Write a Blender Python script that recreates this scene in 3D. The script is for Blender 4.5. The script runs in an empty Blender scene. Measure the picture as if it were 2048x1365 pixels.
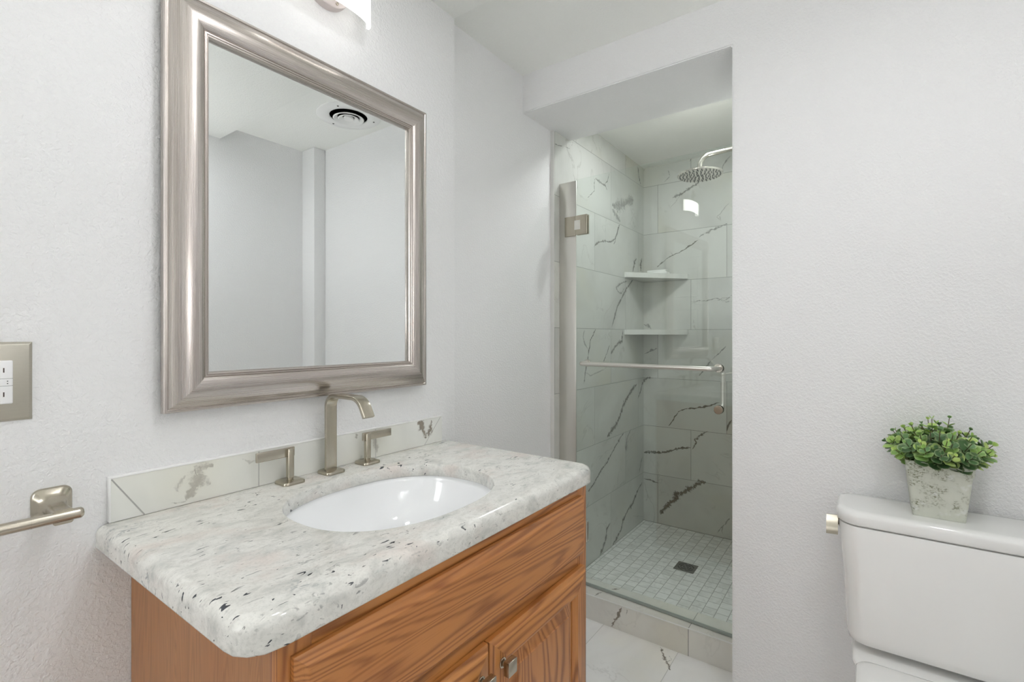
import bpy, bmesh, math, random
from mathutils import Vector, Matrix, noise
C = bpy.context.scene.collection
PI = math.pi
# ------------------------------------------------------------ camera, world, exposure
H = 1.21338                      # camera height
YAW = 0.6254
cam_d = bpy.data.cameras.new('camera')
cam = bpy.data.objects.new('camera', cam_d); C.objects.link(cam)
cam_d.sensor_fit = 'HORIZONTAL'; cam_d.sensor_width = 36.0
cam_d.lens = 977.48 / 2048 * 36.0
cam_d.shift_y = -10.2 / 2048
cam_d.clip_start = 0.02
cam.location = (0, 0, H)
cam.rotation_euler = (PI / 2, 0, YAW - PI / 2)
bpy.context.scene.camera = cam
world = bpy.data.worlds.new('world'); bpy.context.scene.world = world
world.use_nodes = True
world.node_tree.nodes['Background'].inputs[0].default_value = (0.02, 0.02, 0.02, 1)
vs = bpy.context.scene.view_settings
vs.view_transform = 'Standard'; vs.look = 'None'; vs.gamma = 1.0; vs.exposure = 0.13
vs.use_curve_mapping = False
CAN_POWER = 56.0                # emission of the round ceiling lights
SHADE_POWER = 6.0                # emission of the sconce shade
cy = bpy.context.scene.cycles
cy.max_bounces = 12; cy.diffuse_bounces = 8; cy.glossy_bounces = 8; cy.transparent_max_bounces = 16; cy.transmission_bounces = 8
cy.sample_clamp_indirect = 20.0

FILL_UPLIGHT_POWER = 130.0            # added bowl fill light, out of view, thrown at the ceiling
FILL_WINDOW_POWER = 4.5               # glow of the fill window added behind the camera
# ------------------------------------------------------------ dimensions (metres)
YW = 1.07                        # vanity wall
YR = 1.1663                      # recessed wall beyond the vanity
YT = 1.149                       # tile face of the shower's left wall
XE = 1.1679                      # end of the vanity wall / soffit edge
XH = 1.6921                      # wall behind the toilet
XH2 = 2.067                      # back of that wall and of the header
XS = 3.032                       # shower back wall
YJ = 0.3473                      # jamb / shower right wall
ZSOF, ZCEIL, ZHDR, ZSC = 2.235, 2.3065, 2.1506, 2.285
YO, XB = -0.614, -1.3            # opposite wall, wall behind the camera
ZC = 0.8887                      # worktop

# ------------------------------------------------------------ helpers
def lin(c):
    return tuple((v / 12.92 if v <= 0.04045 else ((v + 0.055) / 1.055) ** 2.4) for v in [x / 255.0 for x in c]) + (1,)

def new_mat(name):
    m = bpy.data.materials.new(name); m.use_nodes = True
    nt = m.node_tree
    return m, nt, nt.nodes['Principled BSDF']

class N:
    """tiny node-graph helper"""
    def __init__(s, nt): s.nt = nt
    def node(s, t, **kw):
        n = s.nt.nodes.new(t)
        for k, v in kw.items(): setattr(n, k, v)
        return n
    def put(s, sock, v):
        if isinstance(v, bpy.types.NodeSocket): s.nt.links.new(v, sock)
        else: sock.default_value = v
    def math(s, op, a, b=0.0, c=None, clamp=False):
        n = s.node('ShaderNodeMath', operation=op, use_clamp=clamp)
        s.put(n.inputs[0], a); s.put(n.inputs[1], b)
        if c is not None: s.put(n.inputs[2], c)
        return n.outputs[0]
    def mix(s, f, a, b, blend='MIX'):
        n = s.node('ShaderNodeMix', data_type='RGBA', blend_type=blend)
        s.put(n.inputs[0], f); s.put(n.inputs[6], a); s.put(n.inputs[7], b)
        return n.outputs[2]
    def coords(s):
        return s.node('ShaderNodeTexCoord').outputs['Object']
    def mapping(s, v, scale=(1, 1, 1), loc=(0, 0, 0), rot=(0, 0, 0)):
        n = s.node('ShaderNodeMapping'); s.put(n.inputs['Vector'], v)
        s.put(n.inputs['Scale'], scale); s.put(n.inputs['Location'], loc); s.put(n.inputs['Rotation'], rot)
        return n.outputs[0]
    def sep(s, v):
        n = s.node('ShaderNodeSeparateXYZ'); s.put(n.inputs[0], v); return n.outputs
    def comb(s, x, y, z):
        n = s.node('ShaderNodeCombineXYZ'); s.put(n.inputs[0], x); s.put(n.inputs[1], y); s.put(n.inputs[2], z); return n.outputs[0]
    def vadd(s, a, b, op='ADD'):
        n = s.node('ShaderNodeVectorMath', operation=op); s.put(n.inputs[0], a); s.put(n.inputs[1], b); return n.outputs[0]
    def noise(s, v, scale, detail=2, rough=0.5, dist=0.0, out='Fac'):
        n = s.node('ShaderNodeTexNoise'); s.put(n.inputs['Vector'], v)
        n.inputs['Scale'].default_value = scale; n.inputs['Detail'].default_value = detail
        n.inputs['Roughness'].default_value = rough; n.inputs['Distortion'].default_value = dist
        return n.outputs[out]
    def ramp(s, f, stops, interp='LINEAR'):
        n = s.node('ShaderNodeValToRGB'); s.put(n.inputs[0], f)
        cr = n.color_ramp; cr.interpolation = interp
        while len(cr.elements) < len(stops): cr.elements.new(0.5)
        for e, (p, c) in zip(cr.elements, stops):
            e.position = p; e.color = c if len(c) == 4 else tuple(c) + (1,)
        return n.outputs[0]
    def step(s, v, lo, hi):
        n = s.node('ShaderNodeMapRange', interpolation_type='SMOOTHSTEP'); s.put(n.inputs[0], v)
        n.inputs[1].default_value = lo; n.inputs[2].default_value = hi
        n.inputs[3].default_value = 0.0; n.inputs[4].default_value = 1.0
        return n.outputs[0]
    def bump(s, h, strength=0.3, dist=0.001):
        n = s.node('ShaderNodeBump'); n.inputs['Strength'].default_value = strength
        n.inputs['Distance'].default_value = dist; s.put(n.inputs['Height'], h); return n.outputs[0]

def plain(name, rgb, rough=0.5, metal=0.0, coat=0.0, spec=0.5):
    m, nt, b = new_mat(name)
    b.inputs['Base Color'].default_value = lin(rgb)
    b.inputs['Roughness'].default_value = rough; b.inputs['Metallic'].default_value = metal
    b.inputs['Coat Weight'].default_value = coat; b.inputs['Coat Roughness'].default_value = 0.05
    b.inputs['Specular IOR Level'].default_value = spec
    g = N(nt)
    f = g.noise(g.coords(), 40, 2)
    g.put(b.inputs['Roughness'], g.math('ADD', g.math('MULTIPLY', f, 0.04), rough - 0.02))
    return m

def wall_paint(name, rgb, amount, scale=150.0):
    m, nt, b = new_mat(name); g = N(nt)
    b.inputs['Base Color'].default_value = lin(rgb)
    b.inputs['Roughness'].default_value = 0.6
    v = g.coords()
    a = g.noise(v, scale, 3, 0.55, 0.35)
    a = g.step(a, 0.38, 0.68)
    c = g.noise(v, scale * 2.6, 2, 0.5)
    h = g.math('ADD', a, g.math('MULTIPLY', c, 0.35))
    g.put(b.inputs['Normal'], g.bump(h, amount, 0.0016))
    return m

def brushed(name, rgb, rough=0.3, scale=(8, 400, 400), amp=0.12):
    m, nt, b = new_mat(name); g = N(nt)
    b.inputs['Metallic'].default_value = 1.0
    f = g.noise(g.mapping(g.coords(), scale), 1.0, 3, 0.6)
    c = lin(rgb)
    g.put(b.inputs['Base Color'], g.mix(f, tuple(x * 0.93 for x in c[:3]) + (1,), tuple(min(1, x * 1.04) for x in c[:3]) + (1,)))
    g.put(b.inputs['Roughness'], g.math('ADD', g.math('MULTIPLY', f, amp), rough - amp / 2))
    g.put(b.inputs['Normal'], g.bump(f, 0.02, 0.0003))
    return m

def marble_color(g, p, rnd, base, vein=0.35):
    """soft clouded white marble; p = coordinates, rnd = per tile shift"""
    q = g.vadd(p, rnd)
    cloud = g.noise(q, 2.6, 4, 0.55, 0.6)
    base_c = g.mix(g.step(cloud, 0.35, 0.75), lin(base), lin(tuple(x - 17 for x in base)))
    warm = g.noise(g.vadd(q, (3.1, 7.7, 1.3)), 2.0, 3, 0.5)
    base_c = g.mix(g.math('MULTIPLY', g.step(warm, 0.52, 0.8), 0.5), base_c, lin((base[0] - 4, base[1] - 8, base[2] - 24)))
    w = g.noise(g.mapping(q, (1.0, 1.0, 1.0), rot=(0.5, 0.4, 0.6)), 3.3, 5, 0.55, 1.1)
    r = g.math('ABSOLUTE', g.math('SUBTRACT', w, 0.5))
    line = g.math('SUBTRACT', 1.0, g.step(r, 0.0, 0.014))
    gate = g.step(g.noise(g.vadd(q, (9.1, 2.2, 5.5)), 2.4, 2), 0.46, 0.7)
    return g.mix(g.math('MULTIPLY', g.math('MULTIPLY', line, gate), vein), base_c, lin((125, 122, 114)))

def tile_mat(name, axis, j0, sgn, base, z0=0.035, h=0.304, w=0.61, grout_w=0.0011, grout=(136, 139, 133), rough=0.18, third=0.2033, mod=3, veins=0.3):
    """large format marble tile; axis = horizontal world axis on the wall"""
    m, nt, b = new_mat(name); g = N(nt)
    v = g.coords(); s = g.sep(v)
    a, z = (s[axis[0]], s[axis[1]])
    rz = g.math('DIVIDE', g.math('SUBTRACT', z, z0), h)
    row = g.math('FLOOR', rz)
    mrow = g.math('MODULO', g.math('ADD', row, 30.0), float(mod))
    sa = g.math('DIVIDE', g.math('SUBTRACT', g.math('SUBTRACT', a, j0), g.math('MULTIPLY', mrow, sgn * third)), w)
    fa = g.math('FRACT', g.math('ADD', sa, 20.0)); fz = g.math('FRACT', g.math('ADD', rz, 30.0))
    da = g.math('MULTIPLY', g.math('MINIMUM', fa, g.math('SUBTRACT', 1.0, fa)), w)
    dz = g.math('MULTIPLY', g.math('MINIMUM', fz, g.math('SUBTRACT', 1.0, fz)), h)
    d = g.math('MINIMUM', da, dz)
    line = g.math('SUBTRACT', 1.0, g.step(d, grout_w * 0.7, grout_w * 1.5))
    tid = g.math('ADD', g.math('FLOOR', g.math('ADD', sa, 20.0)), g.math('MULTIPLY', row, 17.0))
    wn = g.node('ShaderNodeTexWhiteNoise', noise_dimensions='1D'); g.put(wn.inputs['W'], tid)
    rnd = g.vadd(wn.outputs['Color'], (30, 30, 30), 'MULTIPLY')
    col = marble_color(g, v, rnd, base, veins)
    col = g.mix(line, col, lin(grout))
    g.put(b.inputs['Base Color'], col)
    g.put(b.inputs['Roughness'], g.math('ADD', rough, g.math('MULTIPLY', line, 0.5)))
    g.put(b.inputs['Normal'], g.bump(g.math('MULTIPLY', line, -1.0), 0.35, 0.001))
    return m

def vein_mat(name, rgb, rgb2):
    """dark marble vein: UV x runs along it, UV y is -1..1 across, packed with strength in uv2"""
    m, nt, b = new_mat(name); g = N(nt)
    uv = g.node('ShaderNodeUVMap', uv_map='uv').outputs[0]
    st = g.node('ShaderNodeUVMap', uv_map='st').outputs[0]
    s = g.sep(uv); k = g.sep(st)[0]
    v = g.coords()
    n1 = g.noise(v, 75, 5, 0.7)
    edge = g.math('ADD', g.math('ABSOLUTE', s[1]), g.math('MULTIPLY', g.math('SUBTRACT', n1, 0.5), 3.4))
    body = g.math('SUBTRACT', 1.0, g.step(edge, 0.15, 0.85))
    n2 = g.noise(v, 170, 3, 0.6)
    body = g.math('MULTIPLY', body, g.math('ADD', 0.55, g.math('MULTIPLY', n2, 0.7)), clamp=True)
    fac = g.math('MULTIPLY', body, k, clamp=True)
    g.put(b.inputs['Base Color'], g.mix(g.noise(v, 30, 2), lin(rgb), lin(rgb2)))
    b.inputs['Roughness'].default_value = 0.2
    g.put(b.inputs['Alpha'], fac)
    return m

def mosaic_mat(name):
    m, nt, b = new_mat(name); g = N(nt)
    v = g.coords(); s = g.sep(v); c = 0.0515
    ry = g.math('DIVIDE', g.math('SUBTRACT', s[1], 0.0), c); row = g.math('FLOOR', ry)
    par = g.math('MODULO', g.math('ADD', row, 40.0), 2.0)
    rx = g.math('ADD', g.math('DIVIDE', g.math('SUBTRACT', s[0], 0.01), c), g.math('MULTIPLY', par, 0.5))
    fx = g.math('FRACT', rx); fy = g.math('FRACT', ry)
    d = g.math('MULTIPLY', g.math('MINIMUM', g.math('MINIMUM', fx, g.math('SUBTRACT', 1.0, fx)), g.math('MINIMUM', fy, g.math('SUBTRACT', 1.0, fy))), c)
    line = g.math('SUBTRACT', 1.0, g.step(d, 0.0009, 0.0019))
    tid = g.math('ADD', g.math('FLOOR', rx), g.math('MULTIPLY', row, 61.0))
    wn = g.node('ShaderNodeTexWhiteNoise', noise_dimensions='1D'); g.put(wn.inputs['W'], tid)
    q = g.vadd(v, g.vadd(wn.outputs['Color'], (20, 20, 20), 'MULTIPLY'))
    cl = g.noise(q, 9, 4, 0.55, 0.8)
    col = g.mix(g.step(cl, 0.38, 0.72), lin((250, 250, 248)), lin((230, 231, 227)))
    col = g.mix(g.math('MULTIPLY', wn.outputs['Value'], 0.16), col, lin((208, 210, 206)))
    r = g.math('ABSOLUTE', g.math('SUBTRACT', g.noise(q, 8, 4, 0.5, 1.0), 0.5))
    col = g.mix(g.math('MULTIPLY', g.math('SUBTRACT', 1.0, g.step(r, 0.0, 0.03)), 0.2), col, lin((150, 150, 145)))
    g.put(b.inputs['Base Color'], g.mix(line, col, lin((168, 170, 165))))
    b.inputs['Roughness'].default_value = 0.32
    g.put(b.inputs['Normal'], g.bump(g.math('MULTIPLY', line, -1.0), 0.4, 0.001))
    return m

def granite_mat():
    m, nt, b = new_mat('granite'); g = N(nt)
    v = g.coords()
    wv = g.vadd(v, g.vadd(g.noise(v, 9, 3, out='Color'), (0.03, 0.03, 0.03), 'MULTIPLY'))
    st = g.mapping(wv, (1.0, 1.7, 1.7), rot=(0, 0, 0.35))
    mott = g.noise(st, 20, 5, 0.65, 0.5)
    col = g.ramp(mott, [(0.28, lin((188, 190, 185))), (0.45, lin((214, 213, 207))), (0.56, lin((226, 225, 219))), (0.75, lin((203, 200, 194)))])
    pink = g.step(g.noise(g.vadd(st, (4, 1, 2)), 7, 3, 0.6), 0.5, 0.72)
    col = g.mix(g.math('MULTIPLY', pink, 0.55), col, lin((214, 200, 192)))
    fine = g.noise(wv, 240, 4, 0.8)
    col = g.mix(g.math('MULTIPLY', g.step(fine, 0.5, 0.66), 0.28), col, lin((158, 160, 154)))
    # blue grey clouds
    blue = g.math('MULTIPLY', g.step(g.noise(g.vadd(st, (7, 3, 9)), 6, 3, 0.6), 0.58, 0.72), g.step(g.noise(st, 60, 3, 0.6, 1.5), 0.45, 0.62))
    col = g.mix(g.math('MULTIPLY', blue, 0.75), col, lin((140, 145, 148)))
    # grey streaks
    stk = g.mapping(wv, (1.0, 2.8, 2.2), rot=(0, 0, 0.45))
    sg = g.math('MULTIPLY', g.step(g.noise(stk, 48, 3, 0.55, 0.8), 0.62, 0.7), g.step(g.noise(v, 11, 2), 0.46, 0.6))
    col = g.mix(g.math('MULTIPLY', sg, 0.5), col, lin((120, 120, 120)))
    # black flecks
    fk = g.math('MULTIPLY', g.step(g.noise(g.vadd(stk, (2, 5, 1)), 44, 2, 0.5, 0.6), 0.655, 0.685), g.step(g.noise(g.vadd(v, (5, 5, 5)), 9, 2), 0.47, 0.60))
    fk2 = g.step(g.noise(g.vadd(stk, (8, 1, 4)), 80, 2, 0.5, 0.4), 0.725, 0.745)
    fl = g.math('MAXIMUM', fk, g.math('MULTIPLY', fk2, 0.9), clamp=True)
    col = g.mix(fl, col, lin((58, 62, 68)))
    g.put(b.inputs['Base Color'], col)
    b.inputs['Roughness'].default_value = 0.14
    b.inputs['Specular IOR Level'].default_value = 0.5
    return m

def oak_mat(name, axis, light=(188, 126, 68), dark=(122, 68, 28), ring=34.0, seed=0.0, contrast=1.0, cross=9.0):
    """oak with the grain along world axis 0/1/2"""
    m, nt, b = new_mat(name); g = N(nt)
    v = g.vadd(g.coords(), (seed, seed * 1.7, seed * 0.6))
    sc = [cross, cross, cross]; sc[axis] = 0.9
    nbig = g.noise(g.mapping(v, tuple(sc)), 1.0, 2.5, 0.45, 0.25)
    bands = g.math('FRACT', g.math('MULTIPLY', nbig, ring))
    tri = g.math('ABSOLUTE', g.math('SUBTRACT', g.math('MULTIPLY', bands, 2.0), 1.0))
    soft = g.step(tri, 0.25, 1.0)
    sc2 = [330, 330, 330]; sc2[axis] = 9
    pores = g.noise(g.mapping(v, tuple(sc2)), 1.0, 3, 0.6)
    sc3 = [2.0, 2.0, 2.0]; sc3[axis] = 0.6
    tone = g.noise(g.mapping(v, tuple(x * 3 for x in sc3)), 1.0, 2)
    f = g.math('MULTIPLY', soft, g.math('ADD', 0.25, g.math('MULTIPLY', pores, 1.1)), clamp=True)
    f = g.math('MULTIPLY', f, contrast, clamp=True)
    col = g.mix(f, lin(light), lin(dark))
    col = g.mix(g.math('MULTIPLY', g.step(pores, 0.55, 0.75), 0.35 * contrast), col, lin(dark))
    col = g.mix(g.math('MULTIPLY', g.step(tone, 0.35, 0.75), 0.3), col, lin((light[0] - 22, light[1] - 32, light[2] - 34)))
    g.put(b.inputs['Base Color'], col)
    b.inputs['Roughness'].default_value = 0.36
    b.inputs['Coat Weight'].default_value = 0.25; b.inputs['Coat Roughness'].default_value = 0.25
    g.put(b.inputs['Normal'], g.bump(g.math('MULTIPLY', f, -1.0), 0.1, 0.0005))
    return m

def glass_mat():
    m, nt, b = new_mat('shower_glass'); g = N(nt)
    nt.nodes.remove(b)
    out = [n for n in nt.nodes if n.type == 'OUTPUT_MATERIAL'][0]
    lw = g.node('ShaderNodeLayerWeight'); lw.inputs['Blend'].default_value = 0.5
    fr = g.math('ADD', 0.056, g.math('MULTIPLY', g.math('POWER', lw.outputs['Facing'], 5.0), 0.95))
    t = g.node('ShaderNodeBsdfTransparent'); t.inputs['Color'].default_value = (0.955, 0.975, 0.964, 1)
    gl = g.node('ShaderNodeBsdfGlossy'); gl.inputs['Roughness'].default_value = 0.0
    gl.inputs['Color'].default_value = (1, 1, 1, 1)
    mx = g.node('ShaderNodeMixShader'); g.put(mx.inputs[0], fr)
    nt.links.new(t.outputs[0], mx.inputs[1]); nt.links.new(gl.outputs[0], mx.inputs[2])
    nt.links.new(mx.outputs[0], out.inputs['Surface'])
    return m

def emit_mat(name, rgb, power):
    m, nt, b = new_mat(name); g = N(nt)
    b.inputs['Base Color'].default_value = lin((235, 235, 232))
    b.inputs['Emission Color'].default_value = lin(rgb)
    b.inputs['Emission Strength'].default_value = power
    b.inputs['Roughness'].default_value = 0.4
    return m

def link(name, bm, mats, parent=None, smooth=None, recalc=True):
    if recalc: bmesh.ops.recalc_face_normals(bm, faces=bm.faces)
    me = bpy.data.meshes.new(name); bm.to_mesh(me); bm.free()
    o = bpy.data.objects.new(name, me); C.objects.link(o)
    for m in (mats if isinstance(mats, (list, tuple)) else [mats]): me.materials.append(m)
    if smooth is not None:
        for p in me.polygons: p.use_smooth = True
        try: me.set_sharp_from_angle(angle=math.radians(smooth))
        except Exception: pass
    if parent: o.parent = parent
    return o

def add_box(bm, x0, x1, y0, y1, z0, z1, bevel=0.0, seg=2, M=None, mi=0):
    vs_ = [bm.verts.new((x, y, z)) for x in (x0, x1) for y in (y0, y1) for z in (z0, z1)]
    F = [(0, 1, 3, 2), (4, 6, 7, 5), (0, 4, 5, 1), (2, 3, 7, 6), (0, 2, 6, 4), (1, 5, 7, 3)]
    fs = [bm.faces.new([vs_[i] for i in f]) for f in F]
    for f in fs: f.material_index = mi
    bmesh.ops.recalc_face_normals(bm, faces=fs)
    if bevel > 0:
        es = list({e for f in fs for e in f.edges})
        r = bmesh.ops.bevel(bm, geom=es, offset=bevel, segments=seg, affect='EDGES', profile=0.5)
        for f in r['faces']: f.material_index = mi
        vs_ = list({v for f in r['faces'] for v in f.verts} | {v for v in vs_ if v.is_valid})
    if M is not None: bmesh.ops.transform(bm, matrix=M, verts=[v for v in vs_ if v.is_valid])
    return vs_

def box(name, dims, mat, parent=None, bevel=0.0, seg=2, smooth=None):
    bm = bmesh.new(); add_box(bm, *dims, bevel=bevel, seg=seg)
    return link(name, bm, mat, parent, smooth if smooth is not None else (40 if bevel else None))

def add_loft(bm, loops, cap0=True, cap1=True, closed=False):
    R = [[bm.verts.new(p) for p in L] for L in loops]
    n = len(R[0])
    for a, b_ in zip(R, R[1:] + ([R[0]] if closed else [])):
        for i in range(n):
            j = (i + 1) % n
            bm.faces.new((a[i], a[j], b_[j], b_[i]))
    if not closed:
        if cap0: bm.faces.new(R[0][::-1])
        if cap1: bm.faces.new(R[-1])
    return R

def circ(c, r, axis='z', n=32, ph=0.0):
    out = []
    for i in range(n):
        a = 2 * PI * i / n + ph; u, w = r * math.cos(a), r * math.sin(a)
        if axis == 'z': out.append((c[0] + u, c[1] + w, c[2]))
        elif axis == 'y': out.append((c[0] + u, c[1], c[2] + w))
        else: out.append((c[0], c[1] + u, c[2] + w))
    return out

def add_lathe(bm, c, prof, axis='z', n=40, cap0=True, cap1=True):
    """prof = [(radius, offset along the axis)]"""
    k = 'xyz'.index(axis); L = []
    for r, h in prof:
        p = list(c); p[k] += h; L.append(circ(p, max(r, 1e-4), axis, n))
    return add_loft(bm, L, cap0, cap1)

def fillet(pts, r, n=6):
    """round the inner corners of a polyline; r a number or list"""
    out = [Vector(pts[0])]
    for i in range(1, len(pts) - 1):
        p0, p, p1 = Vector(pts[i - 1]), Vector(pts[i]), Vector(pts[i + 1])
        ri = r[i - 1] if isinstance(r, (list, tuple)) else r
        a = (p0 - p).normalized(); b_ = (p1 - p).normalized()
        ang = a.angle(b_); d = ri / math.tan(ang / 2)
        c = p + (a + b_).normalized() * (ri / math.sin(ang / 2))
        s, e = p + a * d - c, p + b_ * d - c
        tot = s.angle(e); ax = s.cross(e).normalized()
        for k in range(n + 1): out.append(c + Matrix.Rotation(tot * k / n, 3, ax) @ s)
    out.append(Vector(pts[-1]))
    return out

def add_tube(bm, pts, r, n=16, section=None, up=None):
    """sweep a circle (or 2-D section) along a polyline"""
    P = [Vector(p) for p in pts]; L = []
    N0 = None
    for i, p in enumerate(P):
        t = ((P[i + 1] - p) if i < len(P) - 1 else (p - P[i - 1]))
        if 0 < i < len(P) - 1: t = (P[i + 1] - p).normalized() + (p - P[i - 1]).normalized()
        t.normalize()
        if N0 is None:
            N0 = Vector(up) if up else (Vector((0, 0, 1)) if abs(t.z) < 0.9 else Vector((1, 0, 0)))
        N0 = (N0 - t * N0.dot(t)).normalized(); B = t.cross(N0)
        sec = section or [(r * math.cos(2 * PI * k / n), r * math.sin(2 * PI * k / n)) for k in range(n)]
        L.append([p + N0 * a + B * b_ for a, b_ in sec])
    return add_loft(bm, L)

def rrect(cx, cy_, w, d, r, n=6, z=0.0):
    """rounded rectangle loop in XY"""
    out = []
    for sx, sy, a0 in ((1, 1, 0), (-1, 1, PI / 2), (-1, -1, PI), (1, -1, 3 * PI / 2)):
        for k in range(n + 1):
            a = a0 + PI / 2 * k / n
            out.append((cx + sx * (w / 2 - r) + r * math.cos(a), cy_ + sy * (d / 2 - r) + r * math.sin(a), z))
    return out

def thing(name, label, cat, loc=(0, 0, 0), group=None):
    o = bpy.data.objects.new(name, None); C.objects.link(o); o.empty_display_size = 0.05
    o.location = loc; o['label'] = label; o['category'] = cat
    if group: o['group'] = group
    return o

def adopt(root):
    """children were built in world coordinates: keep them there under a root that stands at its base"""
    bpy.context.view_layer.update()
    for ch in list(bpy.data.objects):
        if ch.parent is root: ch.matrix_parent_inverse = Matrix.Translation(-Vector(root.location))

def tag(o, label, cat, group=None, kind=None):
    o['label'] = label; o['category'] = cat
    if group: o['group'] = group
    if kind: o['kind'] = kind
    return o

def struct(o):
    o['kind'] = 'structure'; return o

def add_vein(bm, pts, width, strength, to3d, mi, rng):
    """ribbon of vein pigment lying in the face of a tile; pts 2-D in the plane, width in mm"""
    uvl = bm.loops.layers.uv.get('uv') or bm.loops.layers.uv.new('uv')
    stl = bm.loops.layers.uv.get('st') or bm.loops.layers.uv.new('st')
    P = [Vector(p) for p in pts]; Q = []
    for a, b_ in zip(P, P[1:]):
        n = max(2, int((b_ - a).length / 0.008))
        for k in range(n): Q.append(a.lerp(b_, k / n))
    Q.append(P[-1])
    w0 = width / 1000.0 * 1.0
    seed = rng.random() * 50
    R = []
    for i, p in enumerate(Q):
        t = (Q[min(i + 1, len(Q) - 1)] - Q[max(i - 1, 0)]); t.normalize(); nrm = Vector((-t.y, t.x))
        j = noise.noise(Vector((i * 0.40, seed, 0))) * 0.0045 + noise.noise(Vector((i * 1.3, seed, 3))) * 0.0022
        w = w0 * (0.55 + 2.1 * abs(noise.noise(Vector((i * 0.33, seed, 7)))))
        e = min(1.0, (i + 0.6) / 3.0, (len(Q) - 0.4 - i) / 3.0)
        R.append((p + nrm * j, nrm, max(w * e, 0.0006) + 0.0008, i))
    for a, b_ in zip(R, R[1:]):
        vs_ = [bm.verts.new(to3d(a[0] - a[1] * a[2])), bm.verts.new(to3d(a[0] + a[1] * a[2])),
               bm.verts.new(to3d(b_[0] + b_[1] * b_[2])), bm.verts.new(to3d(b_[0] - b_[1] * b_[2]))]
        f = bm.faces.new(vs_); f.material_index = mi
        for lp, (u, w_) in zip(f.loops, ((a[3], -1), (a[3], 1), (b_[3], 1), (b_[3], -1))):
            lp[uvl].uv = (u * 0.01, w_); lp[stl].uv = (strength, 0)

# marble veins of the shower: (width mm, strength, [(horizontal, height) in metres])
VB = [(8.2,0.6,[(0.648,1.865),(0.691,1.853),(0.735,1.838),(0.77,1.822),(0.806,1.805)]),(3.6,0.95,[(0.813,1.789),(0.862,1.758),(0.894,1.74),(0.925,1.725),(0.963,1.712),(0.99,1.701),(1.029,1.672),(1.062,1.647)]),(1.9,0.5,[(0.963,1.712),(0.979,1.738)]),(1.8,0.4,[(0.638,1.981),(0.662,1.962),(0.686,1.93),(0.706,1.912),(0.684,1.891),(0.689,1.915)]),(2.9,0.6,[(0.622,1.448),(0.648,1.429),(0.672,1.415),(0.691,1.431),(0.721,1.435),(0.74,1.428),(0.77,1.422),(0.806,1.425),(0.831,1.419),(0.854,1.421)]),(4.1,0.4,[(0.622,1.413),(0.653,1.409),(0.681,1.431),(0.701,1.421),(0.672,1.433),(0.624,1.431)]),(3.9,0.6,[(0.655,1.153),(0.691,1.114),(0.741,1.065),(0.774,1.012),(0.807,0.976)]),(5.3,0.6,[(1.062,1.134),(1.104,1.12),(1.143,1.1)]),(9.7,0.5,[(1.148,1.288),(1.123,1.278),(1.1,1.257)]),(4.4,0.9,[(0.691,0.824),(0.782,0.787),(0.842,0.776),(0.894,0.767),(0.929,0.75),(0.952,0.708),(0.988,0.654)]),(8.6,0.9,[(1.148,0.468),(1.085,0.476),(1.038,0.479),(0.974,0.501),(0.911,0.528),(0.855,0.536)]),(7.0,0.75,[(0.759,0.647),(0.807,0.612),(0.833,0.587),(0.82,0.571),(0.848,0.528)]),(20.0,0.9,[(0.765,0.343),(0.799,0.337),(0.833,0.309),(0.876,0.274),(0.911,0.245),(0.947,0.23),(0.934,0.214),(0.974,0.184),(1.006,0.145),(1.043,0.094)]),(3.8,0.9,[(1.151,0.299),(1.104,0.297),(1.057,0.287)]),(3.9,0.45,[(0.635,0.158),(0.659,0.114),(0.691,0.081),(0.7,0.054)]),(2.9,0.4,[(0.671,0.094),(0.679,0.071),(0.671,0.056)]),(8.8,0.7,[(0.623,0.727),(0.643,0.696),(0.65,0.661)]),(8.5,0.8,[(1.09,0.948),(1.123,0.944),(1.152,0.926),(1.187,0.835)]),(4.2,0.5,[(0.989,2.244),(0.98,2.205),(1.016,2.176)]),(2.9,0.5,[(0.628,2.257),(0.668,2.214),(0.68,2.174)]),(8.5,0.55,[(0.806,2.136),(0.832,2.121),(0.852,2.114),(0.882,2.099),(0.912,2.08),(0.936,2.078),(0.964,2.068)]),(3.5,0.45,[(0.86,2.272),(0.853,2.285),(0.825,2.289)]),(2.0,0.35,[(0.919,2.071),(0.946,2.038),(0.974,2.014)]),(4.1,0.5,[(1.15,2.265),(1.144,2.278),(1.137,2.284)]),(3.2,0.3,[(1.143,0.277),(1.123,0.187),(1.133,0.161)])]
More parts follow.
